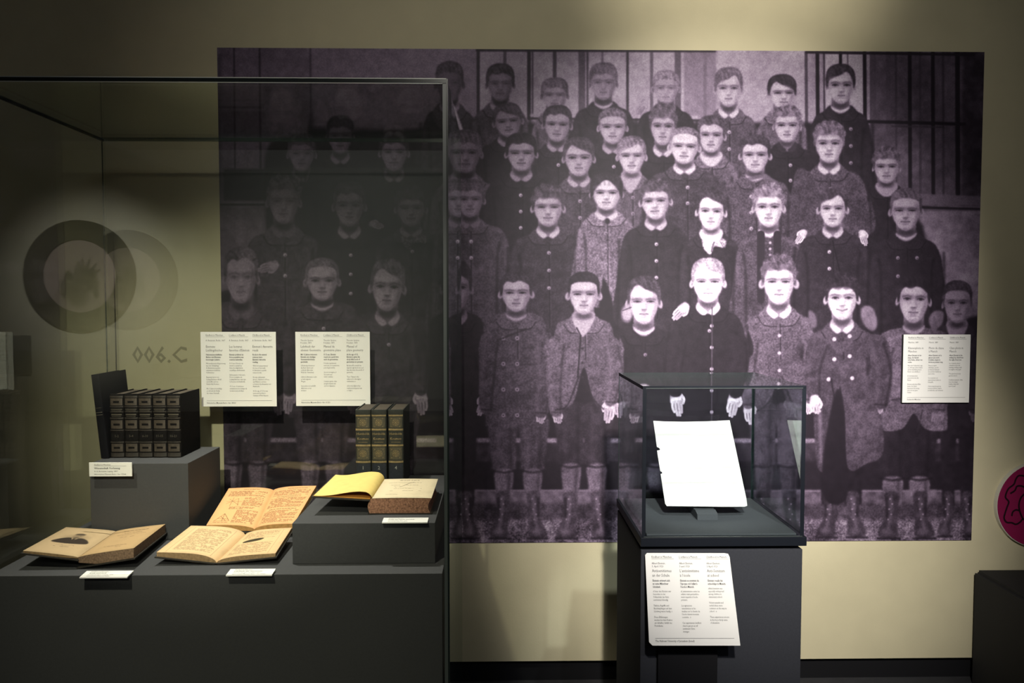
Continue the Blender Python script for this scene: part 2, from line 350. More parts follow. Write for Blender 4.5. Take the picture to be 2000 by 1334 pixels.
def head(c, b):
    cx, top, chin, w = b['h']; H = chin-top
    f = b.get('f', .85); hr = b.get('hair', .2); tl = b.get('tilt', 0); hl = b.get('hl', .30); st = b.get('hs', 'short')
    so = b.get('so', 1.0); turn = b.get('turn', 0); det = b.get('det', 1.0)
    eyeY = top+.53*H
    def T(x, y):                                              # head space (x in half widths, y 0 crown..1 chin) to photograph
        X, Y = x*w*.5, (y-.55)*H
        co, si = math.cos(tl), math.sin(tl)
        return (cx+X*co-Y*si, top+.55*H+X*si+Y*co)
    def TT(l): return [T(x, y) for x, y in l]
    er = b.get('ear', 1)
    if er:
        for sg in (-1, 1):
            x, y = T(sg*(.93+.05*er), .57)
            c.ell(x, y, .055*w*er+1, .10*H, f*.84, .35, rot=tl-sg*.2)
            c.ell(x-sg*.6, y, .022*w*er+.5, .05*H, f*.55, .7, .7)
    # skull hair mass
    wd = b.get('hw', 1.0)
    hp = [(-.93*wd, .56), (-1.0*wd, .36), (-.9*wd, .17), (-.6*wd, .04), (0, -.02), (.6*wd, .03), (.92*wd, .17), (1.0*wd, .36), (.93*wd, .56), (.6, .62), (-.6, .62)]
    if st == 'curly':
        hp = [(x*(1.0+.05*math.sin(i*2.7+cx)), y-(.03*math.cos(i*1.9+cx) if y < .3 else 0)) for i, (x, y) in enumerate(hp)]
    c.poly(TT(hp), hr, so, tweed=.10, mot=.25)
    # face
    fo = [(-.86, .42), (-.87, .55), (-.79, .70), (-.58, .86), (-.31, .965), (0, 1.0), (.31, .965), (.58, .86), (.79, .70), (.87, .55), (.86, .42), (.80, .26), (.45, .18), (0, .16), (-.45, .18), (-.80, .26)]
    jw = b.get('jaw', 1.0)
    fo = [(x*(jw if y > .6 else 1)+turn*.06, y) for x, y in fo]
    c.poly(TT(fo), f, so, mot=.02)
    # modelling: cheeks, shaded side, brow ridge
    sd = b.get('side', 1)
    c.poly(TT([(sd*.55, .3), (sd*.86, .45), (sd*.82, .7), (sd*.55, .9), (sd*.3, .98), (sd*.5, .75), (sd*.62, .55)]), f*.62, 3, .6)
    c.poly(TT([(-sd*.72, .35), (-sd*.88, .5), (-sd*.72, .8), (-sd*.66, .6)]), f*.74, 3, .55)
    c.ell(*T(0, .965), .3*w*.5, .05*H, f*.68, .7, .55)
    # fringe
    if st in ('short', 'curly', 'up'):
        lo = hl
        fr = [(-.97, .60), (-1.02, .34), (-.88, .12), (-.5, 0), (0, -.03), (.5, -.01), (.88, .12), (1.02, .34), (.97, .60), (.84, .50), (.80, lo+.10), (.5, lo+.01), (.15, lo-.03), (-.2, lo+.02), (-.55, lo-.01), (-.80, lo+.1), (-.84, .50)]
    elif st == 'partl':
        lo = hl
        fr = [(-.97, .58), (-1.02, .34), (-.88, .12), (-.5, 0), (0, -.03), (.5, -.01), (.88, .12), (1.02, .34), (.97, .60), (.84, .48), (.78, lo+.12), (.5, lo+.06), (.1, lo), (-.25, lo-.08), (-.45, lo-.12), (-.66, lo-.02), (-.82, lo+.12), (-.85, .48)]
    elif st == 'partr':
        lo = hl
        fr = [(-.97, .60), (-1.02, .34), (-.88, .12), (-.5, 0), (0, -.03), (.5, -.01), (.88, .12), (1.02, .34), (.97, .58), (.85, .48), (.82, lo+.12), (.66, lo-.02), (.45, lo-.12), (.25, lo-.08), (-.1, lo), (-.5, lo+.06), (-.78, lo+.12), (-.84, .48)]
    elif st == 'long':
        lo = hl
        fr = [(-1.0, .72), (-1.08, .4), (-.92, .1), (-.5, -.02), (0, -.04), (.5, -.02), (.92, .1), (1.08, .4), (1.0, .72), (.84, .55), (.74, lo+.1), (.35, lo-.1), (0, lo-.2), (-.35, lo-.1), (-.74, lo+.1), (-.84, .55)]
    elif st == 'crop':
        lo = hl
        fr = [(-.93, .52), (-.97, .34), (-.86, .13), (-.5, .02), (0, -.02), (.5, .02), (.86, .13), (.97, .34), (.93, .52), (.86, .44), (.78, lo+.04), (.4, lo-.03), (0, lo-.04), (-.4, lo-.03), (-.78, lo+.04), (-.86, .44)]
    c.poly(TT(fr), hr, so, tweed=.10, mot=.22)
    if st == 'curly':
        for i in range(16):
            t = i/15*math.pi; r = .94+.08*math.sin(i*3.1+cx)
            x, y = T(-math.cos(t)*r*.97, .34-.36*math.sin(t)*r)
            c.ell(x, y, .085*w, .07*H, hr*(1.0+.35*math.sin(i*2.3)), .6, .8, tweed=.15)
        for i in range(7):
            x, y = T(-.75+.25*i, hl-.03+.03*math.sin(i*2.6+cx)); c.ell(x, y, .11*w, .06*H, hr*(1.05+.3*math.sin(i*1.7)), .6, .85)
    if st == 'up':
        for i in range(13):
            x = -.8+1.6*i/12; x0, y0 = T(x*.9, .12); x1, y1 = T(x*1.1, -.10-.06*math.cos(x*1.4)+.03*math.sin(i*5))
            c.line([(x0, y0), (x1, y1)], 7, hr, 3, .9)
    # hair sheen strands
    for i in range(5):
        x = -.6+.3*i
        c.line([T(x, .06+.06*abs(x)), T(x+.12, .12), T(x+.2, hl-.04)], 2.4, min(1, hr*1.55+.03), 4, .4, True)
    # eyes, brows, nose, mouth
    e = .41; sq = b.get('sq', 0); V = (math.sin(cx*1.7)+math.sin(top*2.3))*.5      # every face a little its own
    dk = f*(.26 if det > .6 else .5)
    bh = .455+.012*V
    for sg in (-1, 1):
        x = sg*e+turn*.1
        c.ell(*T(x-sg*.06, .492), .17*w, .055*H, f*.56, .9, .85*det)
        c.line([T(x-sg*.25, bh+.018), T(x, bh-.006+.012*sq), T(x+sg*.27, bh+.02)], 2.6, f*.45, 3.0, .7*det, True)
        c.line([T(x-.2, .525), T(x-.02, .505+.01*sq), T(x+.2, .525)], 2.0, dk, 2.0, .85*det, True)
        c.ell(*T(x+.02*V, .525), .052*w, .026*H*(1-.3*sq), dk*.7, .7, .9*det)
        c.line([T(x-.17, .555), T(x, .565), T(x+.17, .555)], 1.8, f*.66, 2.5, .6*det, True)
        c.ell(*T(x-sg*.12, .60), .12*w, .03*H, f*.86, .9, .6*det)
    nx = turn*.14
    c.line([T(nx-.10*sd, .48), T(nx+.12*sd, .60), T(nx+.16*sd, .67)], 3.5, f*.76, 5, .6*det, True)
    c.ell(*T(nx, .60), .045*w, .09*H, min(1, f*1.1), .9, .55)
    c.poly(TT([(nx-.2, .68), (nx-.1, .69), (nx, .68), (nx+.1, .69), (nx+.2, .68), (nx+.13, .712), (nx, .716), (nx-.13, .712)]), f*.36, 1, .8*det)
    c.ell(*T(nx+.02, .738), .07*w, .02*H, f*.7, .9, .7*det)
    mw = b.get('mw', .25+.03*V); sm = b.get('sm', 0)
    c.line([T(nx-mw, .791-.022*sm), T(nx-.12, .789), T(nx, .797+.006*sm), T(nx+.12, .789), T(nx+mw, .791-.022*sm)], 2.2, f*.38, 2.4, .85*det, True)
    c.ell(*T(nx, .776), .10*w, .012*H, f*.74, .9, .7*det)
    c.ell(*T(nx, .822), .105*w, .018*H, f*.72, .9, .75*det)
    c.ell(*T(nx, .862), .10*w, .016*H, f*.74, .9, .75*det)
    c.ell(*T(nx, .91), .12*w, .03*H, min(1, f*1.05), .9, .5)
    c.ell(*T(-sd*.45+turn*.1, .66), .11*w, .07*H, min(1, f*1.07), .9, .6)
    c.ell(*T(-sd*.05, .36), .28*w, .06*H, min(1, f*1.06), .9, .55)

def boy(c, **b):
    body(c, b); head(c, b)

def hand(c, x, y, L, ang, v=.8, fist=False, flip=1):
    L *= .86
    """hand hanging from the wrist (x, y) along ang; fingers as separate strokes"""
    dx, dy = math.sin(ang), math.cos(ang); px, py = dy, -dx
    def q(u, t): return (x+dx*u*L+px*t*L*flip, y+dy*u*L+py*t*L*flip)
    c.poly([q(0, -.17), q(.3, -.25), q(.52, -.24), q(.55, .2), q(.3, .24), q(0, .16)], v, 1, mot=.05)
    c.line([q(.15, .2), q(.4, .33), q(.58, .28)], L*.13, v*.95, 1.5, 1, True)
    for i, t in enumerate((-.19, -.06, .07, .18)):
        l = (.92, 1.08, 1.1, .98)[i]*(.78 if fist else 1)
        c.line([q(.48, t), q(.75, t*1.05+(.04 if fist else 0)), q(l, t*.85+(.1 if fist else .02))], L*.115, v*(.97-.05*i), 1.3, 1, True)
    for t in (-.125, .0, .125):
        c.line([q(.58, t), q(.86, t)], L*.02, v*.6, 1.5, .7)
    c.line([q(.05, -.12), q(.3, -.2)], L*.06, v*.7, 3, .6)

def paint_class(hom, W, H, k):
    c = Canvas(W, H, .30, 7, hom, k)
    # --- the building behind the class
    c.poly([(420, 85), (1000, 85), (1000, 700), (420, 700)], .46, 0, smooth=False, mot=.06)
    for x, wd in ((458, 5), (508, 6), (607, 6), (655, 4), (702, 7)):
        c.line([(x, 96), (x+2, 330)], wd*.6, .2, 3, .8)
    c.line([(430, 110), (430, 560)], 8, .30, 6, .6)
    c.poly([(438, 330), (520, 330), (525, 392), (438, 392)], .2, 2, smooth=False)
    c.line([(432, 400), (520, 400)], 4, .16, 3)
    c.poly([(432, 404), (520, 404), (520, 600), (432, 600)], .42, 2, smooth=False, mot=.1)
    # teacher at the top of the steps (face lost in the fade of the print)
    c.poly([(640, 182), (675, 196), (710, 182), (738, 205), (744, 300), (610, 300), (614, 205)], .12, 3, tweed=.08)
    c.ell(676, 160, 26, 36, .40, .4, .9); c.ell(676, 136, 27, 16, .3, .4, .8)
    # shuttered window, middle
    c.poly([(610, 88), (1400, 88), (1400, 250), (880, 260), (610, 250)], .54, 6, smooth=False, mot=.05)
    c.poly([(932, 100), (1335, 102), (1335, 232), (932, 228)], .66, 1, smooth=False, mot=.05)
    for x, wd, v in ((934, 6, .22), (986, 6, .34), (1033, 7, .2), (1040, 3, .3), (1083, 7, .3), (1136, 13, .36), (1147, 4, .3), (1176, 4, .42), (1225, 5, .22), (1272, 6, .38), (1323, 12, .36), (1376, 6, .46), (1394, 12, .52)):
        c.line([(x, 98), (x, 232)], wd, v, 3)
    c.line([(932, 99), (1400, 101)], 5, .22, 3)
    c.line([(1038, 226), (1360, 230)], 6, .64, 3); c.line([(1038, 232), (1366, 236)], 4, .2, 3)
    c.poly([(1398, 98), (1576, 98), (1576, 300), (1398, 300)], .66, 2, smooth=False, mot=.05)
    # barred window, right
    c.poly([(1574, 100), (1925, 100), (1925, 405), (1574, 405)], .60, 1, smooth=False, mot=.08)
    c.poly([(1700, 100), (1925, 100), (1925, 405), (1700, 405)], .38, 3, smooth=False, mot=.12)
    c.poly([(1608, 106), (1685, 106), (1685, 260), (1608, 260)], .74, 1, smooth=False)
    for x, wd, v in ((1573, 6, .3), (1595, 7, .10), (1608, 4, .28), (1640, 6, .1), (1654, 3, .4), (1687, 7, .1), (1703, 12, .36), (1733, 9, .36), (1748, 4, .3), (1775, 7, .12), (1795, 5, .3), (1820, 7, .12), (1840, 5, .28), (1868, 9, .12), (1888, 14, .26)):
        c.line([(x, 104), (x+1, 392 if x > 1690 else 250)], wd, v, 2.5)
    c.poly([(1878, 100), (1925, 100), (1925, 400), (1876, 400)], .24, 4, smooth=False, mot=.15)
    c.line([(1574, 103), (1900, 108)], 5, .16, 3)
    c.line([(1690, 238), (1882, 243)], 6, .12, 3); c.line([(1740, 247), (1840, 249)], 3, .25, 3)
    c.poly([(1790, 378), (1925, 384), (1925, 402), (1790, 400)], .44, 1, smooth=False); c.line([(1800, 405), (1915, 410)], 5, .14, 3)
    c.poly([(1780, 411), (1925, 411), (1925, 700), (1780, 700)], .54, 3, smooth=False, mot=.1)
    # shade between the rows
    c.poly([(520, 300), (610, 270), (840, 250), (900, 232), (1030, 240), (1110, 245), (1560, 240), (1690, 260), (1720, 380), (1800, 440), (1830, 640), (1925, 640), (1925, 1060), (420, 1060), (420, 600), (520, 560)], .12, 4)
    # --- steps and ground
    c.poly([(420, 860), (1925, 860), (1925, 900), (420, 900)], .2, 2, smooth=False, mot=.2)
    c.line([(420, 858), (1925, 860)], 9, .55, 4, .9, tweed=.1)
    c.poly([(420, 955), (1925, 955), (1925, 985), (420, 985)], .42, 2, smooth=False, mot=.25)
    c.line([(420, 956), (1925, 958)], 3, .5, 3)
    c.poly([(420, 986), (1925, 982), (1925, 1070), (420, 1070)], .47, 3, smooth=False, tweed=.25, mot=.22)
    c.poly([(420, 984), (1925, 980), (1925, 1012), (420, 1014)], .2, 5, .7, smooth=False, mot=.3)
    B = lambda **b: boy(c, **b)
    # --- top row
    B(h=(878, 122, 200, 54), f=.40, hair=.28, coat=.22, sh=52, bot=330, det=.3, btn=0, ct=.55, hs='crop')
    c.poly([(884, 200), (905, 255), (912, 285), (896, 250)], .75, 1)
    B(h=(977, 127, 198, 54), f=.52, hair=.27, coat=.27, sh=54, bot=340, det=.5, hl=.26, ct=.6, btn=1, ear=.8)
    B(h=(1083, 154, 216, 52), f=.60, hair=.36, coat=.34, sh=44, bot=320, det=.6, ct=.6, btn=0, ear=.8)
    B(h=(1178, 125, 196, 54), f=.58, hair=.36, coat=.16, sh=60, bot=340, det=.55, collar='stand', ct=.66, btn=0, ear=.7)
    B(h=(1300, 139, 204, 52), f=.62, hair=.46, coat=.14, sh=56, bot=360, det=.5, ct=.5, btn=0, hs='crop', ear=1.2)
    hand(c, 1262, 196, 34, -.6, .62)
    B(h=(1422, 134, 209, 54), f=.74, hair=.40, coat=.30, sh=56, bot=400, det=.75, hs='partr', hl=.30, tw=.12, btn=4, bo=.02, ct=.8)
    B(h=(1526, 148, 214, 55), f=.74, hair=.20, coat=.36, sh=48, bot=330, hs='partl', hl=.30, turn=1, sq=1, tw=.12, btn=0, ct=.6, hw=1.02)
    B(h=(1640, 128, 203, 56), f=.74, hair=.24, coat=.15, sh=58, bot=430, hs='partr', hl=.28, collar='stand', dbl=1, bo=.06, btn=4, bv=.6, turn=.5, ear=.7, hw=1.02)
    # --- second row
    B(h=(992, 204, 268, 56), f=.58, hair=.30, coat=.13, sh=60, bot=400, det=.8, hs='partl', tilt=-.12, ct=.6, btn=0)
    B(h=(1088, 208, 277, 55), f=.62, hair=.24, coat=.16, sh=56, bot=400, det=.85, tilt=.04, hl=.24, ct=.6, btn=1)
    B(h=(1196, 213, 281, 56), f=.68, hair=.44, coat=.13, sh=58, bot=400, det=.9, hl=.26, ct=.62, btn=2, hs='crop')
    B(h=(1294, 207, 284, 53), f=.68, hair=.32, coat=.13, sh=54, bot=400, hs='curly', hl=.30, ct=.75, btn=0, ear=0, tilt=.03)
    B(h=(1388, 228, 298, 54), f=.74, hair=.30, coat=.36, sh=52, bot=430, hl=.24, tw=.14, collar='bib', ct=.78, btn=0, tilt=.03)
    B(h=(1536, 210, 278, 54), f=.74, hair=.42, coat=.12, sh=66, bot=440, hs='curly', hl=.24, ct=.2, btn=2, bo=.12, ear=.6)
    B(h=(1730, 291, 358, 54), f=.68, hair=.34, coat=.13, sh=52, bot=520, hs='curly', hl=.27, det=.9, btn=0, ct=.6, ear=.5, collar='bib')
    # left group seen through the case: back
    B(h=(590, 262, 335, 54), f=.50, hair=.28, coat=.18, sh=54, bot=460, det=.6, ct=.5, btn=0)
    B(h=(665, 228, 300, 52), f=.50, hair=.2, coat=.12, sh=62, bot=460, det=.6, ct=.5, btn=0)
    B(h=(770, 258, 334, 56), f=.54, hair=.26, coat=.12, sh=62, bot=460, det=.7, ct=.6, btn=0)
    # --- third row
    B(h=(910, 256, 338, 62), f=.52, hair=.36, coat=.30, sh=66, bot=470, det=.8, ct=.5, btn=0, hs='short')
    B(h=(1018, 262, 334, 60), f=.62, hair=.18, coat=.13, sh=70, bot=470, hl=.27, sq=1, btn=3, bo=-.02, ct=.6)
    B(h=(1130, 270, 344, 60), f=.66, hair=.26, coat=.26, sh=60, bot=470, hs='partl', hl=.30, tw=.12, btn=3, bo=.04, ct=.66, bv=.6)
    B(h=(1233, 268, 339, 56), f=.74, hair=.48, coat=.34, sh=56, bot=470, hs='partr', hl=.30, tw=.10, collar='open', btn=3, bv=.55, sq=1)
    B(h=(1336, 250, 320, 60), f=.80, hair=.46, coat=.24, sh=72, bot=480, hl=.20, tw=.12, tilt=.06, ct=.82, btn=2, hs='crop', fx=.1, bo=.1)
    B(h=(1474, 266, 337, 58), f=.76, hair=.26, coat=.30, sh=70, bot=520, hl=.24, tw=.18, collar='stand', ct=.7, btn=3, bo=-.14, ear=1.2)
    c.line([(1462, 350), (1490, 345), (1514, 356)], 7, .40, 3, .8, True)
    B(h=(1618, 240, 318, 60), f=.76, hair=.42, coat=.28, sh=72, bot=460, hs='curly', hl=.30, tw=.16, ct=.8, btn=2, bv=.8, ear=0, so=1)
    # sleeves and hands laid on the shoulders of the boy below
    c.poly([(1556, 330), (1590, 350), (1588, 420), (1580, 462), (1552, 452), (1545, 390)], .27, 1, tweed=.16, mot=.1)
    c.poly([(1668, 350), (1692, 400), (1698, 440), (1688, 460), (1662, 452), (1650, 390)], .27, 1, tweed=.16, mot=.1)
    # --- fourth row
    B(h=(555, 345, 437, 64), f=.54, hair=.34, coat=.26, sh=76, bot=650, det=.5, tw=.1, ct=.4, btn=2, ear=1.1, hs='curly', hl=.24)
    B(h=(683, 357, 442, 62), f=.56, hair=.24, coat=.15, sh=66, bot=650, det=.8, ct=.6, btn=3, ear=1.1, hl=.26)
    B(h=(803, 368, 442, 60), f=.52, hair=.2, coat=.2, sh=68, bot=650, det=.9, ct=.55, tie='bow', btn=1, ear=1.0, hs='curly', hl=.28)
    B(h=(918, 352, 424, 56), f=.55, hair=.30, coat=.28, sh=70, R=74, bot=680, det=.7, ct=.45, btn=2, tw=.12)
    hand(c, 722, 436, 30, 1.3, .6)
    B(h=(1070, 364, 442, 62), f=.68, hair=.28, coat=.21, sh=72, bot=640, hs='curly', hl=.28, tw=.10, btn=3, bv=.66, bo=.03, ct=.74, sq=1)
    B(h=(1184, 341, 410, 60), f=.80, hair=.18, coat=.44, sh=56, bot=590, hs='long', hl=.34, tw=.18, tie='drop', ct=.78, btn=4, bv=.6, bo=-.02)
    c.poly([(1176, 552), (1181, 546), (1196, 590), (1200, 640), (1168, 640)], .12, 1.5)
    B(h=(1280, 354, 428, 60), f=.78, hair=.30, coat=.16, sh=66, bot=640, hs='curly', hl=.25, tilt=-.05, turn=-.6, ct=.75, btn=3, bo=.02, bv=.78)
    B(h=(1388, 373, 449, 56), f=.92, hair=.28, coat=.17, sh=58, bot=640, hs='partl', hl=.24, collar='bib', ct=.95, tie='bow', btn=0, tilt=.04)
    B(h=(1500, 362, 443, 60), f=.86, hair=.48, coat=.30, sh=62, bot=660, hs='curly', hl=.26, tw=.16, collar='stand', ct=.85, btn=0, lap=0, front=0)
    for dx in (-17, 15):
        c.line([(1502+dx, 458), (1502+dx, 585)], 15, .17, 2)
    for i in range(11): c.ell(1503, 462+i*12, 2.6, 2.6, .75, .5)
    B(h=(1625, 369, 443, 56), f=.80, hair=.26, coat=.17, sh=68, bot=660, hs='partr', hl=.27, ct=.76, btn=3, bv=.8, bo=-.12, fx=.02, ear=1.2)
    c.line([(1625, 470), (1642, 545)], 2.5, .07, 2, .9)
    hand(c, 1571, 450, 32, -.55, .86, flip=-1); hand(c, 1681, 450, 32, .25, .84)
    B(h=(1768, 369, 450, 62), f=.66, hair=.34, coat=.14, sh=68, bot=720, hl=.27, collar='stand', ct=.66, btn=2, bv=.55, dbl=1, sq=1, ear=1.15, turn=-.3, hs='crop')
    # --- front row: legs first
    def boot_(X, sg, wd, boot, yb):
        fx = X+sg*7
        c.poly([(X-wd*.46, 962), (X-wd*.40, 1002), (fx-wd*.62, yb-16), (fx-wd*.66, yb-3), (fx, yb+2), (fx+wd*.66, yb-3), (fx+wd*.62, yb-16), (X+wd*.42, 1002), (X+wd*.46, 962)], boot, 1.5, tweed=.08, mot=.14)
        c.line([(X-1, 970), (X+sg*2, 1004), (fx, yb-18)], 5, min(1, boot*1.9), 7, .6, True); c.ell(fx-2, yb-11, wd*.34, 6, boot*1.9, .9, .6)
        c.line([(X+sg*wd*.34, 972), (X+sg*wd*.34, 1006)], 4, boot*.5, 5, .7); c.line([(fx-wd*.7, yb+2), (fx+wd*.75, yb+2)], 4, .10, 4, .8)
        for j in range(5): c.ell(X-3+(j % 2)*5+sg*j, 973+j*10, 1.8, 1.8, .62, .6, .8)
    def legs(x, y0, kn, gap, wd, coat, sock=.42, boot=.26, yb=1048, tw=.08, lean=0):
        for sg in (-1, 1):
            X = x+sg*gap; K = X-sg*2
            c.poly([(X-wd, y0), (X-wd*.96, (y0+kn)/2), (K-wd*.86, kn-8), (K-wd*.90, kn), (K, kn+5), (K+wd*.90, kn), (K+wd*.86, kn-8), (X+wd*.96, (y0+kn)/2), (X+wd, y0)], coat, 1.5, tweed=tw, mot=.15)
            c.line([(X+wd*.55, y0), (K+wd*.5, kn)], 6, coat*.5, 8, .7); c.line([(X-wd*.4, y0+10), (K-wd*.4, kn-6)], 6, coat*1.35, 9, .5)
            c.poly([(K-wd*.62, kn+3), (K-wd*.60, kn+40), (X-wd*.42, 988), (X+wd*.42, 988), (K+wd*.60, kn+40), (K+wd*.62, kn+3)], sock, 1.5, tweed=.08, mot=.12)
            c.line([(K+wd*.42, kn+8), (X+wd*.3, 985)], 6, sock*.5, 7, .7); c.line([(K-wd*.8, kn+3), (K, kn+7), (K+wd*.8, kn+3)], 4, coat*.45, 4, .7)
            boot_(X, sg, wd, boot, yb)
    def trousers(x, y0, gap, wd, coat, yb=1048):
        for sg in (-1, 1):
            X = x+sg*gap
            c.poly([(X-wd, y0), (X-wd*.62, 985), (X+wd*.62, 985), (X+wd, y0)], coat, 1.5, mot=.2, smooth=False)
            boot_(X, sg, wd*1.05, .26, yb)
    for x, y0, kn, co in ((480, 800, 900, .26), (630, 800, 900, .26), (765, 800, 890, .24)):
        legs(x, y0, kn, 26, 26, co, .40, .3)
    trousers(892, 790, 20, 22, .12)
    legs(1012, 810, 915, 30, 27, .29, .46, .3, tw=.12)
    legs(1140, 790, 905, 27, 28, .2, .42, .3)
    legs(1258, 800, 905, 24, 24, .16, .36, .28)
    trousers(1385, 790, 22, 22, .10); legs(1515, 790, 905, 26, 25, .32, .3, .2)
    trousers(1642, 790, 22, 26, .09, 1046)
    legs(1768, 840, 930, 28, 29, .14, .46, .25); trousers(1868, 780, 18, 18, .13, 1044)
    # front row: bodies
    def jacket(x, y0, y1, wt, wb, coat, tw, cut=0):
        c.poly([(x-wt, y0), (x-wt*1.0, (y0+y1)/2), (x-wb, y1-14), (x-wb*.9, y1), (x-wb*.35, y1+3-cut*.2), (x-4, y1-cut), (x+4, y1-cut), (x+wb*.35, y1+3-cut*.2), (x+wb*.9, y1), (x+wb, y1-14), (x+wt, (y0+y1)/2), (x+wt, y0)], coat, 1.3, tweed=tw, mot=.12)
    def sleeve(x0, y0, x1, y1, wd, coat, tw, bend=0, hv=.78, hl=46, ang=None, fist=False):
        mx, my = (x0+x1)/2+bend, (y0+y1)/2
        if hl: hand(c, x1, y1-6, hl, (ang if ang is not None else 0), hv, fist, 1 if x1 < x0 else -1)
        c.poly([(x0-wd, y0), (mx-wd*.92, my), (x1-wd*.66, y1), (x1+wd*.66, y1+1), (mx+wd*.92, my), (x0+wd, y0)], coat, 1.2, tweed=tw, mot=.14)
        c.line([(x0+wd*.8, y0+10), (mx+wd*.75, my), (x1+wd*.5, y1)], 4, coat*.5, 5, .7, True); c.line([(x0-wd*.5, y0), (mx-wd*.55, my), (x1-wd*.4, y1)], 6, coat*1.35, 8, .5, True)
        c.line([(x1-wd*.5, y1-1), (x1+wd*.5, y1)], 3, coat*.5, 3, .7)
        c.line([(mx-wd*.6, my+12), (mx+wd*.5, my+4)], 4, coat*.6, 6, .5); c.line([(mx-wd*.6, my+22), (mx+wd*.4, my+18)], 4, coat*1.4, 6, .35)
    F = dict
    front = [
        F(h=(472, 485, 592, 66), f=.56, hair=.36, coat=.26, sh=72, bot=690, det=.5, tw=.1, ct=.4, btn=1, hs='short', hl=.2),
        F(h=(630, 505, 587, 66), f=.60, hair=.34, coat=.24, sh=66, bot=690, det=.9, ct=.62, collar='stand', btn=1, ear=1.1, hs='crop', hl=.22),
        F(h=(757, 508, 607, 66), f=.62, hair=.34, coat=.24, sh=66, bot=700, det=1, ct=.62, btn=1, ear=1.2, hs='partl', hl=.26, tilt=.05),
        F(h=(892, 512, 606, 58), f=.52, hair=.16, coat=.13, sh=54, bot=690, det=.8, ct=.5, btn=0, ear=1.1),
        F(h=(1008, 532, 608, 62), f=.68, hair=.20, coat=.29, sh=58, bot=700, tw=.14, hl=.24, ct=.6, collar='stand', btn=0, ear=1.2, sq=.6),
        F(h=(1140, 532, 613, 62), f=.76, hair=.16, coat=.36, sh=62, bot=700, tw=.16, hl=.26, collar='open', ct=.7, btn=0, ear=1.3, hs='crop', sq=1),
        F(h=(1257, 541, 632, 64), f=.82, hair=.28, coat=.12, sh=56, bot=700, hs='partl', hl=.26, collar='stand', ct=.8, btn=1, bv=.5, ear=1.1, sq=1),
        F(h=(1382, 506, 590, 64), f=.97, hair=.66, coat=.12, sh=70, bot=700, hs='partl', hl=.26, ct=.98, btn=1, ear=1.1, jaw=1.03, sq=1),
        F(h=(1520, 502, 594, 66), f=.90, hair=.38, coat=.34, sh=68, bot=700, hs='curly', hl=.25, tw=.18, ct=.9, btn=0, ear=1.5, sq=1),
        F(h=(1643, 535, 624, 64), f=.90, hair=.18, coat=.27, sh=70, bot=700, hs='curly', hl=.30, ct=.86, btn=0, ear=1.1, sm=1, mw=.32, tw=.1),
        F(h=(1783, 533, 630, 64), f=.70, hair=.13, coat=.40, sh=70, bot=700, hs='up', hl=.30, ct=.62, collar='stand', lap=0, btn=0, tw=.12, tilt=.04, ear=.9, front=0),
        F(h=(1868, 549, 630, 58), f=.56, hair=.24, coat=.15, sh=44, bot=700, hs='crop', hl=.26, ct=.5, collar='open', btn=0, ear=.6, det=.8),
    ]
    # jackets run on below the chest
    jk = {472: (600, 815, 66, 72, 20), 630: (600, 815, 62, 66, 30), 757: (620, 800, 64, 66, 30), 892: (620, 800, 46, 46, 40), 1008: (620, 832, 52, 60, 0), 1140: (630, 798, 50, 62, 74), 1257: (650, 800, 52, 54, 20),
          1382: (620, 800, 56, 58, 0), 1520: (620, 800, 58, 62, 50), 1643: (640, 900, 60, 74, 0), 1783: (650, 840, 62, 66, 30), 1868: (660, 790, 40, 40, 0)}
    for b in (front[11], front[3], front[0], front[1], front[2], front[6], front[4], front[5], front[8], front[7], front[10], front[9]):
        x, top, chin, w = b['h']; co = b['coat']; tw = b.get('tw', .1)
        y0, y1, wt, wb, cut = jk[x]
        if x == 1643:                                            # the long coat hangs open at the front
            c.poly([(1580, 660), (1586, 780), (1590, 860), (1596, 912), (1612, 916), (1622, 850), (1642, 690)], co, 1.3, tweed=tw, mot=.14)
            c.poly([(1632, 680), (1648, 800), (1654, 912), (1690, 905), (1724, 878), (1714, 760), (1702, 660)], co*1.05, 1.3, tweed=tw, mot=.18)
            c.line([(1600, 800), (1602, 900)], 6, .55, 6, .6); c.poly([(1626, 780), (1606, 900), (1610, 975), (1650, 975), (1650, 900), (1640, 770)], .09, 1.5)
        else:
            jacket(x, y0, y1, wt, wb, co, tw, cut)
        boy(c, **b)
        s_ = b['sh']
        if x in (472, 630, 757):
            sleeve(x-s_*.86, chin+52, x-s_*.98, 765, 17, co, tw, -4, .6, 50, -.1); sleeve(x+s_*.86, chin+52, x+s_*.98, 765, 17, co, tw, 4, .66, 52, .1)
        elif x == 892:
            sleeve(938, 660, 952, 775, 17, co, tw, 6, .66, 46, -.35)
        elif x == 1008:
            sleeve(958, 655, 950, 800, 18, co, tw, -2, .6, 0); sleeve(1060, 655, 1056, 806, 20, co, tw, 6, .72, 34, -.1, True)
            for i in range(4):
                for xx in (983, 1010): c.ell(xx, 660+i*50, 4, 4, .55, .4); c.ell(xx, 660+i*50, 1.6, 1.6, .25, .5)
            c.line([(976, 662), (1028, 642)], 3, .13, 3, .8); c.line([(1020, 680), (1042, 678)], 3, .17, 4, .7); c.line([(1020, 712), (1042, 711)], 3, .18, 4, .6)
        elif x == 1140:
            sleeve(1087, 665, 1086, 805, 17, co, tw, -4, .72, 36, .1, True); sleeve(1192, 665, 1192, 785, 17, co, tw, 10, .78, 48, -.1)
            c.line([(1126, 640), (1134, 655), (1128, 735)], 3, .12, 2, .8)
            for i in range(3): c.ell(1137, 680+i*28, 2.6, 2.6, .2, .5)
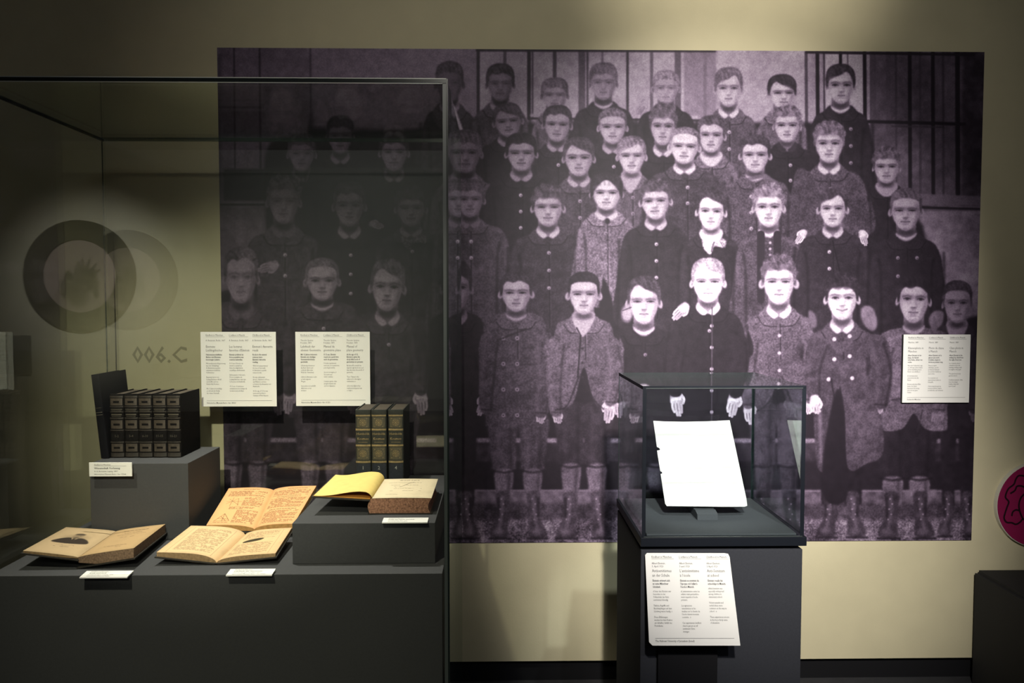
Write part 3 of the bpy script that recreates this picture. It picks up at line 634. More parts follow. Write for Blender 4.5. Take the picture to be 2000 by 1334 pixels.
            c.line([(1130, 735), (1108, 790), (1085, 800)], 3, .14, 3, .8, True); c.line([(1135, 735), (1160, 780), (1178, 798)], 3, .14, 3, .8, True)
        elif x == 1257:
            sleeve(1210, 690, 1206, 780, 15, co, tw, -4, .7, 42, .05)
        elif x == 1382:
            sleeve(1325, 660, 1318, 768, 18, co, tw, -4, .9, 52, .12); sleeve(1440, 660, 1436, 770, 18, co, tw, 6, .9, 52, -.22)
            for i in range(5): c.ell(1389, 636+i*42, 3.4, 3.4, .8, .5); c.line([(1390, 600), (1389, 830)], 1.6, .3, 2, .5)
        elif x == 1520:
            sleeve(1466, 660, 1460, 790, 17, co, tw, -4, .85, 46, .1); sleeve(1576, 655, 1582, 780, 18, co, tw, 8, .9, 44, .0, True)
            for i in range(3): c.ell(1521, 655+i*34, 3.4, 3.4, .75, .5)
            c.line([(1522, 740), (1500, 785), (1478, 802)], 3, .13, 3, .8, True); c.line([(1526, 735), (1548, 790), (1566, 800)], 3, .14, 3, .8, True)
        elif x == 1643:
            sleeve(1600, 665, 1590, 775, 18, co, tw, -8, .86, 0); hand(c, 1590, 772, 46, .0, .88, True)
            sleeve(1708, 660, 1718, 790, 20, co, tw, 10, .7, 24, .0)
            c.poly([(1615, 640), (1640, 668), (1668, 640), (1672, 655), (1640, 690), (1618, 668)], co*1.25, 1, tweed=.1)
            for xx, yy in ((1628, 662), (1658, 656), (1628, 701), (1658, 695), (1617, 740), (1663, 738)): c.ell(xx, yy, 4, 4, .82, .4)
            c.line([(1622, 740), (1632, 800)], 3, .1, 3, .7)
        elif x == 1783:
            sleeve(1728, 670, 1716, 800, 19, co, tw, -6, .5, 0); sleeve(1838, 670, 1832, 800, 19, co, tw, 8, .55, 44, -.25, True)
            c.line([(1742, 780), (1766, 778)], 4, .2, 4, .7); c.line([(1800, 800), (1790, 842)], 3, .2, 3, .7)
        elif x == 1868:
            sleeve(1898, 680, 1900, 800, 14, co, tw, 2, .4, 30)
    # hands resting on neighbours' shoulders
    hand(c, 544, 516, 42, -1.3, .55); hand(c, 1342, 594, 42, -.8, .82)
    c.poly([(1578, 606), (1590, 612), (1594, 634), (1586, 640), (1578, 622)], .42, 2)
    c.poly([(1680, 606), (1692, 596), (1706, 606), (1712, 636), (1700, 646), (1684, 630)], .48, 2, mot=.1); c.line([(1694, 612), (1702, 636)], 2, .4, 3, .6)
    c.poly([(1812, 622), (1826, 606), (1842, 612), (1836, 634), (1820, 646)], .42, 2, mot=.1); c.line([(1822, 618), (1828, 638)], 2, .34, 3, .6)
    c.ell(1224, 612, 11, 16, .66, .4); c.line([(1216, 606), (1232, 600)], 2, .3, 2)
    a = c.a
    a = a*(1+.05*c.noise(0))*(1+.03*c.n1)+.008*c.n2
    return np.clip(a, .03, 1)
# ================================================================ the room
WALL = 2.88
struct('wall_back', (-7.2, WALL, .086), (5.2, WALL+.15, 3.4), 'cream_wall', 'cream painted wall carrying the enlarged class photograph', 'wall')
struct('baseboard_back', (-7.2, WALL+.03, 0), (5.2, WALL+.14, .086), 'black_recess', 'black recessed strip along the foot of the cream wall', 'baseboard')
struct('floor', (-7.2, -6.6, -.1), (5.2, WALL+.15, 0), 'dark_floor', 'dark floor of the exhibition hall', 'floor')
struct('ceiling', (-7.2, -6.6, 3.4), (5.2, WALL+.15, 3.5), 'ceiling_paint', 'dark ceiling of the exhibition hall', 'ceiling')
struct('wall_left', (-7.35, -6.6, 0), (-7.2, WALL+.15, 3.4), 'dim_wall', 'plain wall at the far left of the hall', 'wall')
struct('wall_right', (5.2, -6.6, 0), (5.35, WALL+.15, 3.4), 'dim_wall', 'plain wall at the far right of the hall', 'wall')
struct('wall_opposite', (-7.2, -6.75, 0), (5.2, -6.6, 3.4), 'dim_wall', 'wall facing the class photograph, mirrored in the case glass', 'wall')

# ---- faint code on the wall behind the case
o = empty('wall_code', P(305, 700, WALL-.0008)); tag(o, 'faint grey code reading 006.C on the wall behind the dark books', 'lettering')
o.location.y = WALL
q = P(258, 708, WALL-.0006); Mw = Matrix.Translation(q) @ Matrix.Rotation(math.pi/2, 4, 'X')
lettering('lettering', [('006.C', 0, 0, .082, .015, 'LEFT')], Mw, 'print_soft', o)

# ================================================================ the enlarged class photograph
TL, BR = P(425, 94, WALL), P(1894, 1054, WALL)
mx0, mz1, mz0 = TL.x, TL.z, BR.z; mx1 = P(1921, 102, WALL).x
MW, MH = mx1-mx0, mz1-mz0
K = 560.0                                                    # print pixels per metre
CW, CH = int(MW*K), int(MH*K)
def canv(px, py):
    p = P(px, py, WALL); return ((p.x-mx0)*K, (mz1-p.z)*K)
src = [(430, 100), (1900, 100), (1890, 1050), (440, 1050)]; A = []
for (x, y) in src:
    u, v = canv(x, y); A.append([x, y, 1, 0, 0, 0, -u*x, -u*y, u]); A.append([0, 0, 0, x, y, 1, -v*x, -v*y, v])
A = np.array(A); sol = np.linalg.solve(A[:, :8], A[:, 8]); HOM = np.append(sol, 1).reshape(3, 3)
g = paint_class(HOM, CW, CH, K*WALL/FPX)
g = g**1.12
arr = np.stack([np.interp(g, [0, .15, .5, 1], t) for t in ([.085, .178, .52, .98], [.062, .146, .455, .94], [.095, .190, .545, 1.0])], -1)
print_mat('class_print', arr, .55, .25)
mural = empty('class_photo_mural', (mx0+MW/2, WALL, mz0))
tag(mural, 'huge purple-grey enlarged photograph of schoolboys standing in rows on steps', 'photograph')
PT = .006
pydata('print_face', [(mx0, WALL-PT, mz0), (mx1, WALL-PT, mz0), (mx1, WALL-PT, mz1), (mx0, WALL-PT, mz1)], [(0, 1, 2, 3)], 'class_print', mural, uv=[(0, 0), (1, 0), (1, 1), (0, 1)])
box('backing_board', (mx0, WALL-PT+.0006, mz0), (mx1, WALL-.0006, mz1), 'card_edge', mural)

# ================================================================ text panels
def text_label(name, M, W_, H_, head, titles, bolds, bodies, foot, label, group=None, th=.004, subs=None, corner=0, bs=1.0):
    """square trilingual panel; M maps its lower left corner plane (x right, y up, z out) into the room"""
    o = empty(name, M @ Vector((W_/2, 0, 0))); tag(o, label, 'text panel', group)
    bm = bmesh.new()
    c = corner
    prof = [(0, 0), (W_, 0), (W_, H_), (0, H_)] if not c else [(c, 0), (W_, 0), (W_*.955, H_-c*1.2), (W_*.94, H_-c*.2), (W_*.9, H_), (c*.6, H_), (0, H_-c*.6), (0, c)]
    n = len(prof)
    fr = [bm.verts.new(M @ Vector((x, y, 0))) for x, y in prof]; bk = [bm.verts.new(M @ Vector((x, y, -th))) for x, y in prof]
    bm.faces.new(fr)
    ob = bm_obj('card', bm, 'card_white', o)
    bm = bmesh.new()
    fr = [bm.verts.new(M @ Vector((x, y, -.0004))) for x, y in prof]; bk = [bm.verts.new(M @ Vector((x, y, -th))) for x, y in prof]
    bm.faces.new(bk)
    for i in range(n): bm.faces.new((fr[i], fr[(i+1) % n], bk[(i+1) % n], bk[i]))
    bm_obj('backing', bm, 'card_edge', o)
    Mt = M @ Matrix.Translation((0, 0, .0006))
    s = W_/.246; cx = [.017*s, .093*s, .169*s]
    XS = .66
    for i in range(3):
        lettering('heading_print', [(head[i], cx[i], H_*(1-.055), .0084*s, 0, 'LEFT'), (subs[i], cx[i], H_*(1-.125), .0076*s, 0, 'LEFT')], Mt, 'print_black', o, .8)
        lettering('title_print', [(titles[i], cx[i], H_*(1-.212), .0112*s, 0, 'LEFT')], Mt, 'print_black', o, .78)
        lettering('bold_print', [(bolds[i], cx[i], H_*(1-.315), .0076*s, .02, 'LEFT')], Mt, 'print_black', o, .74)
        lettering('column_print', [(bodies[i], cx[i], H_*(1-.335-.032*(bolds[i].rstrip().count('\n')+1)), .0070*s*bs, 0, 'LEFT')], Mt, 'print_black', o, .72)
    lettering('footer_print', [(foot, cx[0], H_*.038, .0074*s, .005, 'LEFT')], Mt, 'print_black', o, .8)
    rules = [(cx[0], H_*.075, cx[0]+.214*s, H_*.075+.0008*s)]+[(cx[i], H_*(1-.068), cx[i]+.062*s, H_*(1-.068)+.0006*s) for i in range(3)]
    for x0, y0, x1, y1 in rules:
        pydata('rule', [Mt @ Vector(p) for p in ((x0, y0, 0), (x1, y0, 0), (x1, y1, 0), (x0, y1, 0))], [(0, 1, 2, 3)], 'print_black', o)
    return o
def upright(px, py, y, rx=math.pi/2, rz=0):
    p = P(px, py, y); return Matrix.Translation(p) @ Matrix.Rotation(rz, 4, 'Z') @ Matrix.Rotation(rx, 4, 'X')
HEAD = ['Kindheit in M\u00fcnchen', 'L\u2019enfance \u00e0 Munich', 'Childhood in Munich']
CB = 2.608                                                   # inside of the case's back pane
text_label('text_panel', upright(394, 794, CB-.006), .2435, .2435, HEAD,
    ['Einsteins\nLieblingsb\u00fccher', 'Les lectures\nfavorites d\u2019Einstein', 'Einstein\u2019s favourite\nreads'],
    ['Naturwissenschaftliche\nB\u00fccher sind Einsteins\nbevorzugte Lekt\u00fcre.', 'Einstein pr\u00e9f\u00e9rait les\nlivres populaires aux\nsciences naturelles.', 'Books in the natural\nsciences were\nEinstein\u2019s favourite\nreading.'],
    ['Mit zunehmender Begeisterung\nliest der Zehnj\u00e4hrige\nA. Bernsteins popul\u00e4re\nnaturwissenschaftliche\nVolksb\u00fccher.\n\nBegeistert ist er von\nLudwig B\u00fcchners \u00abKraft\nund Stoff\u00bb und von\nHumboldts Kosmos.\n\nMit 13 Jahren besch\u00e4ftigt\ner sich mit der Kritik\nder reinen Vernunft.', '\u00c0 10 ans, il lit avec un\nint\u00e9r\u00eat croissant les\nlivres de vulgarisation\nscientifique de Bernstein.\n\nEnthousiaste, il d\u00e9couvre\nForce et mati\u00e8re de\nLudwig B\u00fcchner, ainsi que\nle Kosmos de Humboldt.\n\n\u00c0 13 ans, il s\u2019int\u00e9resse\nnotamment \u00e0 la Critique de\nla raison pure de Kant.', 'With increasing interest\nthe boy of ten reads\nA. Bernstein\u2019s popular\nscience books.\n\nHe was enthusiastic\nabout L. B\u00fcchner\u2019s \u00abForce\nand Matter\u00bb, and also\n\u00abCosmos\u00bb by Alexander von\nHumboldt.\n\nAt the age of 13 he was\ninterested by Kant\u2019s\nCritique of Pure Reason.'],
    'Historisches Museum Bern \u2013 Inv. 38060', 'white trilingual text panel inside the case above the five dark books', 'text panels inside the big case', subs=['A. Bernstein, Berlin, 1867']*3)
text_label('text_panel', upright(578.5, 793, CB-.006), .2415, .2425, HEAD,
    ['Lehrbuch der\nebenen Geometrie', 'Manuel de\ng\u00e9om\u00e9trie plane', 'Manual of\nplane geometry'],
    ['Mit 12 Jahren bekommt\nEinstein sein \u00abheiliges\nGeometrieb\u00fcchlein\u00bb\ngeschenkt.', '\u00c0 12 ans, Einstein\nre\u00e7oit son \u00abpetit livre\nsacr\u00e9 de g\u00e9om\u00e9trie\u00bb.', 'At the age of 12,\nEinstein is given his\n\u00abholy little book of\ngeometry\u00bb as a present.'],
    ['Selbst\u00e4ndig arbeitet er\ndas Buch durch und\nentdeckt dabei eine\nWelt der Gewissheit.\n\nSelbst bei Beweisen sucht\ner nach eigenen\nWegen.\n\nSein Lehrer ist verbl\u00fcfft:\n\u00abBald war er mir\nvoraus.\u00bb', 'Il \u00e9tudie rapidement\ntout seul, et se passionne\npour la g\u00e9om\u00e9trie.\n\nSur un ton ing\u00e9nu, il\nd\u00e9couvre une\nv\u00e9rit\u00e9 certaine.\n\nL\u2019auteur ajoute: \u00abSes\nprogr\u00e8s \u00e9taient tels\nqu\u2019il me d\u00e9passa.\u00bb', 'By himself he works his\nway through the book, and\nthus discovers the world of\ngeometry.\n\nTutor Talmud: \u00abHe\nadvanced to the higher\nmathematics.\u00bb\n\n\u00abSoon the flight of his\nmathematical genius was\nso high.\u00bb'],
    'Historisches Museum Bern \u2013 Inv. 61353', 'white trilingual text panel inside the case above the green volumes', 'text panels inside the big case', subs=['Theodor Spieker,\nPotsdam, 1873']*3)
text_label('text_panel', upright(1762, 786.5, WALL-PT-.014), .2455, .248, HEAD,
    ['Klassenphoto in\nM\u00fcnchen', 'Photo de classe\n\u00e0 Munich', 'Class photo in\nMunich'],
    ['Albert Einstein ist der\nJunge, der l\u00e4chelt:\nerste Reihe, dritter von\nrechts.', 'Albert Einstein est le\ngar\u00e7on qui sourit:\ntroisi\u00e8me depuis la\ndroite au premier rang.', 'Albert Einstein in the\nsmiling boy, third from\nthe right, front row.'],
    ['Nach der Volksschule sagt\ner: \u00abWenige Lehrer hatten\nauf die Ausbildung dieser\nKinder einen Einfluss.\u00bb\n\nEr wird katholisch\nunterrichtet wie alle\nKinder.\n\nEinsteins absoluter Eifer:\nLatein, die Schule\ninteressiert ihn wenig,\nund er ist ein guter\nSch\u00fcler.', 'Dans un esprit\ncatholique, peu de\nprofesseurs laissent\nun souvenir durable au\njeune \u00e9l\u00e8ve.\n\nSon caract\u00e8re est\napparemment calme et\ntranquille.\n\nCela n\u2019emp\u00eache pas ses\nsuccess scolaires, degr\u00e9s\net m\u00e9thodes, qui l\u2019ennuient.', 'In a Catholic school\neducation is by rote\nlearning: nothing could\nbe taught to the pupil.\n\nThe quiet boy is very\ngood at school.\n\nConfident answers, often\nslow, but always\nreliable, make him\na good pupil.'],
    'Stadtarchiv M\u00fcnchen', 'white trilingual text panel on the lower right of the class photograph', subs=['M\u00fcnchen, 1889', 'Munich, 1889', 'Munich, 1889'], th=.013)

# ================================================================ the big glass case
GF, GB, GT = 1.93, 2.62, .012
XR = -.119; XL = -1.266
ZT = P(600, 152, GF).z
case = empty('glass_display_case', ((XL+XR)/2, GF, 0)); tag(case, 'large frameless glass case covering books, text panels and charcoal plinth', 'display case')
ZB = .02
box('front_pane', (XL, GF, ZB), (XR-GT, GF+GT, ZT-GT), 'case_glass', case)
box('back_pane', (XL, GB-GT, ZB), (XR-GT, GB, ZT-GT), 'case_glass', case)
box('side_pane', (XR-GT, GF, ZB), (XR, GB, ZT-GT), 'case_glass', case)
box('side_pane', (XL-GT, GF, ZB), (XL, GB, ZT-GT), 'case_glass', case)
box('top_pane', (XL-GT, GF, ZT-GT), (XR, GB, ZT), 'case_glass', case)
e = .0016
def trim(name, lo, hi, m): return box(name, lo, hi, m, case)
trim('edge_strip', (XL-GT, GF-.0012, ZT-GT+e), (XR-.003, GF-.0002, ZT-e), 'glass_edge_dark')           # polished front edge of the top sheet
trim('bevel', (XL-GT, GF-.0014, ZT-e), (XR-.003, GF+.002, ZT+.0004), 'bevel_glint')  # pale strip drawn as the glint along the edge
trim('bevel', (XL-GT, GF-.0014, ZT-GT-.0006), (XR-GT, GF-.0002, ZT-GT+e*.5), 'bevel_glint')
trim('edge_strip', (XL-GT, GB+.0002, ZT-GT), (XR, GB+.0012, ZT), 'glass_edge')                           # rear edge of the top sheet
trim('edge_strip', (XR-GT, GF-.0012, ZB), (XR-.004, GF-.0002, ZT-GT), 'edge_grey')                       # front edge of the right sheet
trim('edge_strip', (XR-.004, GF-.0014, ZB), (XR+.0008, GF-.0002, ZT-.001), 'glass_edge_dark')
trim('edge_strip', (XR-GT, GB+.0002, ZB), (XR, GB+.0012, ZT-GT), 'glass_edge')
trim('edge_strip', (XL-GT, GB+.0002, ZB), (XL-GT+.004, GB+.0012, ZT-GT), 'glass_edge')
trim('edge_strip', (XL-GT-.001, GF, ZT-GT), (XL-GT, GB, ZT), 'glass_edge')
trim('edge_strip', (XL-.001, GF+.02, ZT-GT-.004), (XL+.002, GB-GT, ZT-GT-.0004), 'glass_edge_dark')

# plinth and blocks inside
TZ = .7345
o = box('plinth', (XL+.012, 1.950, 0), (P(864, 1122, 1.95).x, 2.600, TZ), 'charcoal', bev=.0015); tag(o, 'broad charcoal plinth filling the bottom of the big glass case', 'plinth')
AZ = P(270, 905, 2.25).z
o = box('display_block', (P(175, 905, 2.25).x, 2.25, TZ+.0003), (P(367, 905, 2.25).x, 2.51, AZ), 'charcoal', bev=.0012); tag(o, 'tall charcoal block under the row of dark books', 'display block')
BZ = .8405
o = box('display_block', (P(571, 1060, 2.026).x, 2.026, TZ+.0003), (P(850, 1060, 2.026).x, 2.598, BZ), 'charcoal', bev=.0012); tag(o, 'low charcoal block under the yellow-paged book and green volumes', 'display block')
# ================================================================ closed books
o_panels = {}
def closed_book(name, t, h, d, cov, edge, panels, arch=.006, board=.0028, over=.003):
    """upright volume; spine towards -y, foot at z 0, left side at x 0"""
    o = empty(name)
    n = 8; prof = []
    for i in range(n+1):
        a = math.pi*i/n; prof.append((t/2-math.cos(a)*t/2, -math.sin(a)*arch))
    outer = [(0, d)]+prof+[(t, d)]
    inner = [(t-board, d), (t-board, .006), (board, .006), (board, d)]
    pts = outer+inner; N_ = len(pts)
    bm = bmesh.new()
    lo = [bm.verts.new((x, y, 0)) for x, y in pts]; hi = [bm.verts.new((x, y, h)) for x, y in pts]
    for i in range(N_): bm.faces.new((lo[i], lo[(i+1) % N_], hi[(i+1) % N_], hi[i]))
    bm.faces.new(lo); bm.faces.new(hi)
    bm_obj('cover', bm, cov, o)
    box('page_block', (board+.0003, .0065, over), (t-board-.0003, d-over, h-over), edge, o)
    def arc(name, z0, z1, out, x0, x1, m, parent):
        k = 8; V, F = [], []
        for j, z in enumerate((z0, z1)):
            for i in range(k+1):
                f = x0+(x1-x0)*i/k; a = math.acos(1-2*f)
                for r in (out, -.001): V.append((t*f, -math.sin(a)*arch-r, z))
        for i in range(k):
            a, b, c, e_ = 2*i, 2*i+2, 2*(k+1)+2*i+2, 2*(k+1)+2*i
            F += [(a, b, c, e_), (a+1, e_+1, c+1, b+1), (a, a+1, b+1, b), (e_, c, c+1, e_+1)]
        F += [(0, 2*(k+1), 2*(k+1)+1, 1), (2*k, 2*k+1, 2*(k+1)+2*k+1, 2*(k+1)+2*k)]
        return pydata(name, V, F, m, parent, smooth=False)
    sp = []; nl = 0
    for nm, z0, z1, out, x0, x1, m in panels:
        par = o
        if nm == 'panel_line': par = sp[nl]; nl += 1
        q = arc(nm, z0*h, z1*h, out, x0, x1, m, par)
        if nm == 'spine_panel': sp.append(q)
    o_panels[name] = sp
    return o
def copy_tree(o, parent=None):
    c = o.copy(); col.objects.link(c)
    if parent is not None: c.parent = parent
    for ch in list(o.children): copy_tree(ch, c)
    return c
dark = [('raised_band', .945, .975, .0014, .03, .97, 'leather_band'), ('raised_band', .795, .812, .0022, .02, .98, 'leather_band'), ('raised_band', .715, .727, .0012, .02, .98, 'leather_band'), ('raised_band', .612, .632, .0022, .02, .98, 'leather_band'),
        ('raised_band', .425, .442, .0022, .02, .98, 'leather_band'), ('raised_band', .236, .254, .0022, .02, .98, 'leather_band'), ('raised_band', .015, .075, .0016, .03, .97, 'leather_band'),
        ('spine_panel', .825, .935, .0008, .07, .93, 'leather_panel'), ('spine_panel', .458, .590, .0008, .09, .91, 'leather_panel'), ('spine_panel', .096, .220, .0008, .09, .91, 'leather_panel'),
        ('panel_line', .862, .895, .0012, .30, .72, 'leather_dark'), ('panel_line', .508, .540, .0012, .28, .74, 'leather_dark'), ('panel_line', .142, .172, .0012, .28, .72, 'leather_dark'),
        ('gilt_line', .755, .768, .0006, .10, .90, 'dull_gilt'), ('gilt_line', .733, .742, .0006, .14, .86, 'dull_gilt'), ('gilt_line', .668, .690, .0006, .12, .88, 'dull_gilt'), ('gilt_line', .645, .652, .0006, .16, .84, 'dull_gilt')]
BH = .1865
first = closed_book('leather_book', .0402, BH, .148, 'leather_dark', 'dark_edges', dark)
BD = 2.34
x0 = P(218, 893, BD).x; step = (P(356, 893, BD).x-x0)/5
ords = ['leftmost of the five dark leather books, next to the tall black volume', 'second from left of the five dark leather books on the tall block', 'middle one of the five dark leather books on the tall block', 'fourth from left of the five dark leather books on the tall block', 'rightmost of the five dark leather books, its black side showing']
bks = [first]+[copy_tree(first) for _ in range(4)]
nums = ['1-2', '3-4', '6-10', '11-15', '16-21']
for i, o in enumerate(bks):
    o.location = (x0+step*i, BD-.002+(.0015 if i % 2 else 0), AZ+.0004); tag(o, ords[i], 'book', 'dark leather volumes on the tall block')
    loc = o.location.copy(); M_ = Matrix.Translation((.0203, -.0068, BH*.325)) @ Matrix.Rotation(math.pi/2, 4, 'X')
    V, F = glyphs([(nums[i], 0, 0, .0095, .01, 'CENTER')])
    me = bpy.data.meshes.new('volume_number'); me.from_pydata([tuple(M_ @ Vector((x, y, 0))) for x, y in V], [], F)
    me.materials.append(MATS['dull_gilt']); n_ = bpy.data.objects.new('volume_number', me); col.objects.link(n_); n_.parent = o
# tall thin black volume leaning at the left
o = closed_book('black_book', .0228, .245, .165, 'cloth_black', 'dark_edges', [('gilt_line', .545, .552, .0005, .1, .9, 'dull_gilt'), ('gilt_line', .515, .522, .0005, .1, .9, 'dull_gilt'), ('gilt_line', .60, .604, .0005, .15, .85, 'dull_gilt')], arch=.004)
o.rotation_euler = (0, -.095, 0); p = P(202, 893, 2.33); o.location = (p.x-.0025, 2.322, AZ+.0006)
tag(o, 'tall thin black cloth book leaning left beside the leather volumes', 'book')
# three green volumes
grn = [('raised_band', .955, .985, .0012, .02, .98, 'cloth_green'), ('gilt_band', .918, .938, .0007, .03, .97, 'gilt'), ('gilt_band', .738, .760, .0016, .02, .98, 'gilt'), ('gilt_band', .534, .556, .0016, .02, .98, 'gilt'), ('gilt_band', .322, .346, .0016, .02, .98, 'gilt'), ('gilt_band', .06, .085, .0012, .02, .98, 'gilt_dim'),
       ('spine_panel', .772, .905, .0006, .10, .90, 'gilt_dim'), ('spine_panel', .362, .522, .0006, .10, .90, 'gilt_dim'), ('number_panel', .10, .312, .0006, .05, .95, 'cloth_slate')]
GH, GTh = .239, .0465
def rosette(z, parent):
    bm = bmesh.new()
    def ring(r0, r1, n=20, cx=0, cz=0):
        for i in range(n):
            a, b = 2*math.pi*i/n, 2*math.pi*(i+1)/n
            q = [(cx+r*math.cos(t), cz+r*math.sin(t)) for r, t in ((r0, a), (r1, a), (r1, b), (r0, b))]
            bm.faces.new([bm.verts.new((GTh/2+x, -.0072-.0006, z+y)) for x, y in q])
    ring(.0005, .0024, 8); ring(.0036, .0044); ring(.0098, .0106)
    for k in range(8):
        a = 2*math.pi*k/8; ring(.0009, .0019, 8, .0070*math.cos(a), .0070*math.sin(a))
    for sx in (-1, 1):
        for sz in (-1, 1): ring(.0003, .0014, 6, sx*.0125, sz*.0125)
    return bm_obj('rosette', bm, 'gilt', parent)
gfirst = closed_book('green_book', GTh, GH, .165, 'cloth_green', 'dark_edges', grn, arch=.006)
rosette(GH*.84, o_panels['green_book'][0]); rosette(GH*.442, o_panels['green_book'][1])
M_ = Matrix.Translation((GTh/2, -.0066, GH*.682)) @ Matrix.Rotation(math.pi/2, 4, 'X')
lettering('title', [('Humboldt', 0, 0, .0095, .012, 'CENTER')], M_, 'gilt', gfirst); M_ = Matrix.Translation((GTh/2, -.0066, GH*.618)) @ Matrix.Rotation(math.pi/2, 4, 'X'); lettering('title', [('Kosmos', 0, 0, .0105, .014, 'CENTER')], M_, 'gilt', gfirst)
M_ = Matrix.Translation((GTh/2-.014, -.0066, GH*.585)) @ Matrix.Rotation(math.pi/2, 4, 'X')
bm = bmesh.new(); bm.faces.new([bm.verts.new(M_ @ Vector(p)) for p in ((0, 0, 0), (.028, 0, 0), (.028, .0012, 0), (0, .0012, 0))]); bm_obj('title_rule', bm, 'gilt', gfirst)
gb = [gfirst, copy_tree(gfirst), copy_tree(gfirst)]
for i, (o, px, nm, lb) in enumerate(zip(gb, (694.5, 725.5, 758.5), ('1', '2', '4'), ('leftmost of the three green gilt-banded volumes, marked 1', 'middle of the three green gilt-banded volumes, marked 2', 'rightmost of the three green gilt-banded volumes, marked 4'))):
    o.location = (P(px, 900, 2.42).x, 2.424, BZ+.0004); tag(o, lb, 'book', 'green volumes at the back of the low block')
    V, F = glyphs([(nm, 0, 0, .015, .005, 'CENTER')]); M_ = Matrix.Translation((GTh/2, -.0072, GH*.238)) @ Matrix.Rotation(math.pi/2, 4, 'X')
    me = bpy.data.meshes.new('volume_number'); me.from_pydata([tuple(M_ @ Vector((x, y, 0))) for x, y in V], [], F); me.materials.append(MATS['number_grey'])
    n_ = bpy.data.objects.new('volume_number', me); col.objects.link(n_); n_.parent = o

# ================================================================ open books
def page_print(name, base, ink, kind, seed, W_=300, H_=420):
    c = Canvas(W_, H_, 1.0, seed, None, 1.0); rg = random.Random(seed)
    c.a = 1.0+.02*c.n3[:H_, :W_]+.01*c.n2
    def words(x0, x1, y, hgt=4.5, dens=.9, v=.45):
        x = x0
        while x < x1-6:
            l = min(rg.uniform(7, 26), x1-x); 
            if rg.random() < dens:
                xx = x
                while xx < x+l:                               # letters as short ticks
                    c.line([(xx, y-hgt*rg.uniform(.35, .6)), (xx+.6, y+hgt*.4)], 2.2, v*.72, 1.3, .95); xx += rg.uniform(2.4, 3.6)
            x += l+rg.uniform(4, 6)
    def para(x0, x1, y0, y1, lh=9, **k):
        y = y0
        while y < y1:
            words(x0, x1 if rg.random() > .15 else x0+(x1-x0)*.6, y, **k); y += lh
    if kind == 'portrait':
        c.ell(150, 165, 70, 45, .80, .6, .9)
        c.poly([(52, 246), (70, 198), (112, 170), (150, 178), (190, 170), (236, 200), (250, 246), (150, 262)], .16, 4)
        c.poly([(132, 172), (150, 205), (168, 172)], .85, 1); c.poly([(143, 178), (157, 178), (154, 205), (147, 205)], .15, 1)
        c.ell(150, 138, 30, 40, .74, .25); c.ell(150, 112, 28, 16, .35, .4); c.ell(150, 165, 17, 11, .45, .5); c.ell(138, 138, 4, 2, .25, .6); c.ell(162, 138, 4, 2, .25, .6); c.line([(150, 140), (153, 152)], 2, .5, 2)
        c.line([(105, 292), (130, 282), (150, 295), (190, 280), (205, 290)], 2.5, .5, 2, .8, True); words(100, 200, 310, 4, .8, .6)
    elif kind == 'title':
        words(80, 230, 60, 9, 1, .3); words(100, 205, 100, 6, 1, .45); words(70, 240, 130, 4, .9, .5); words(110, 200, 175, 5, .9, .5); words(90, 215, 320, 6, .9, .45); words(120, 190, 345, 4, .9, .5)
    elif kind == 'geo1':
        words(110, 220, 24, 5, 1, .4); para(30, 275, 45, 100); c.poly([(45, 190), (75, 130), (130, 150), (120, 205), (70, 215)], .99, 0, 0)
        for a, b in (((45, 190), (110, 130)), ((50, 135), (130, 205)), ((40, 165), (140, 165)), ((75, 120), (75, 215)), ((110, 130), (125, 210))): c.line([a, b], 2.2, .3, 1.5)
        para(150, 275, 118, 215); para(80, 240, 228, 250); para(140, 275, 262, 395)
        for a, b in (((30, 380), (75, 300)), ((75, 300), (125, 375)), ((30, 380), (125, 375)), ((45, 350), (115, 360)), ((75, 300), (80, 380)), ((60, 330), (105, 378))): c.line([a, b], 2.6, .25, 1.5)
        para(30, 120, 392, 400)
    elif kind == 'text':
        words(110, 250, 24, 5, 1, .4); para(28, 275, 44, 100); words(60, 240, 116, 5, 1, .35); para(28, 275, 134, 240); words(50, 250, 256, 6, 1, .35); para(28, 275, 274, 400)
    elif kind == 'music':                                     # light text with headings
        para(60, 250, 50, 380, 11, v=.6, dens=.85)
        c.line([(38, 20), (38, 405)], 3, .75, 2); c.line([(262, 20), (262, 405)], 3, .75, 2)
    elif kind == 'blot':
        para(40, 240, 40, 150, 11, v=.62); c.poly([(60, 185), (90, 165), (150, 150), (172, 160), (150, 190), (100, 206), (65, 205)], .12, 2); para(40, 240, 225, 390, 11, v=.62, dens=.8)
        c.line([(256, 20), (256, 405)], 3, .75, 2)
    elif kind == 'thesis':
        words(95, 200, 40, 9, 1, .2); words(40, 260, 95, 4, .95, .45); words(60, 240, 150, 5, .95, .45); c.line([(110, 190), (130, 160), (150, 115), (175, 85)], 4, .2, 2, .9, True); c.line([(95, 210), (80, 175), (140, 205), (190, 230)], 2, .5, 2, .8)
        words(85, 235, 225, 4, .9, .5); words(70, 230, 275, 5, .9, .6); words(60, 120, 350, 4, .9, .4); c.line([(150, 330), (220, 350)], 2, .8, 3)
    a = np.clip(c.a, 0, 1)[..., None]; b_ = np.array(base, float); k_ = np.array(ink, float)
    edge = np.ones((H_, W_), np.float32); yy, xx = np.mgrid[0:H_, 0:W_]
    ag = np.clip(np.minimum.reduce([xx, W_-xx, yy, H_-yy])/40.0, 0, 1)[..., None]
    return print_mat(name, (k_+(b_-k_)*a)*(.93+.07*ag))
page_print('p_portrait', (.76, .66, .52), (.12, .10, .10), 'portrait', 3); page_print('p_title', (.74, .62, .46), (.2, .15, .1), 'title', 4)
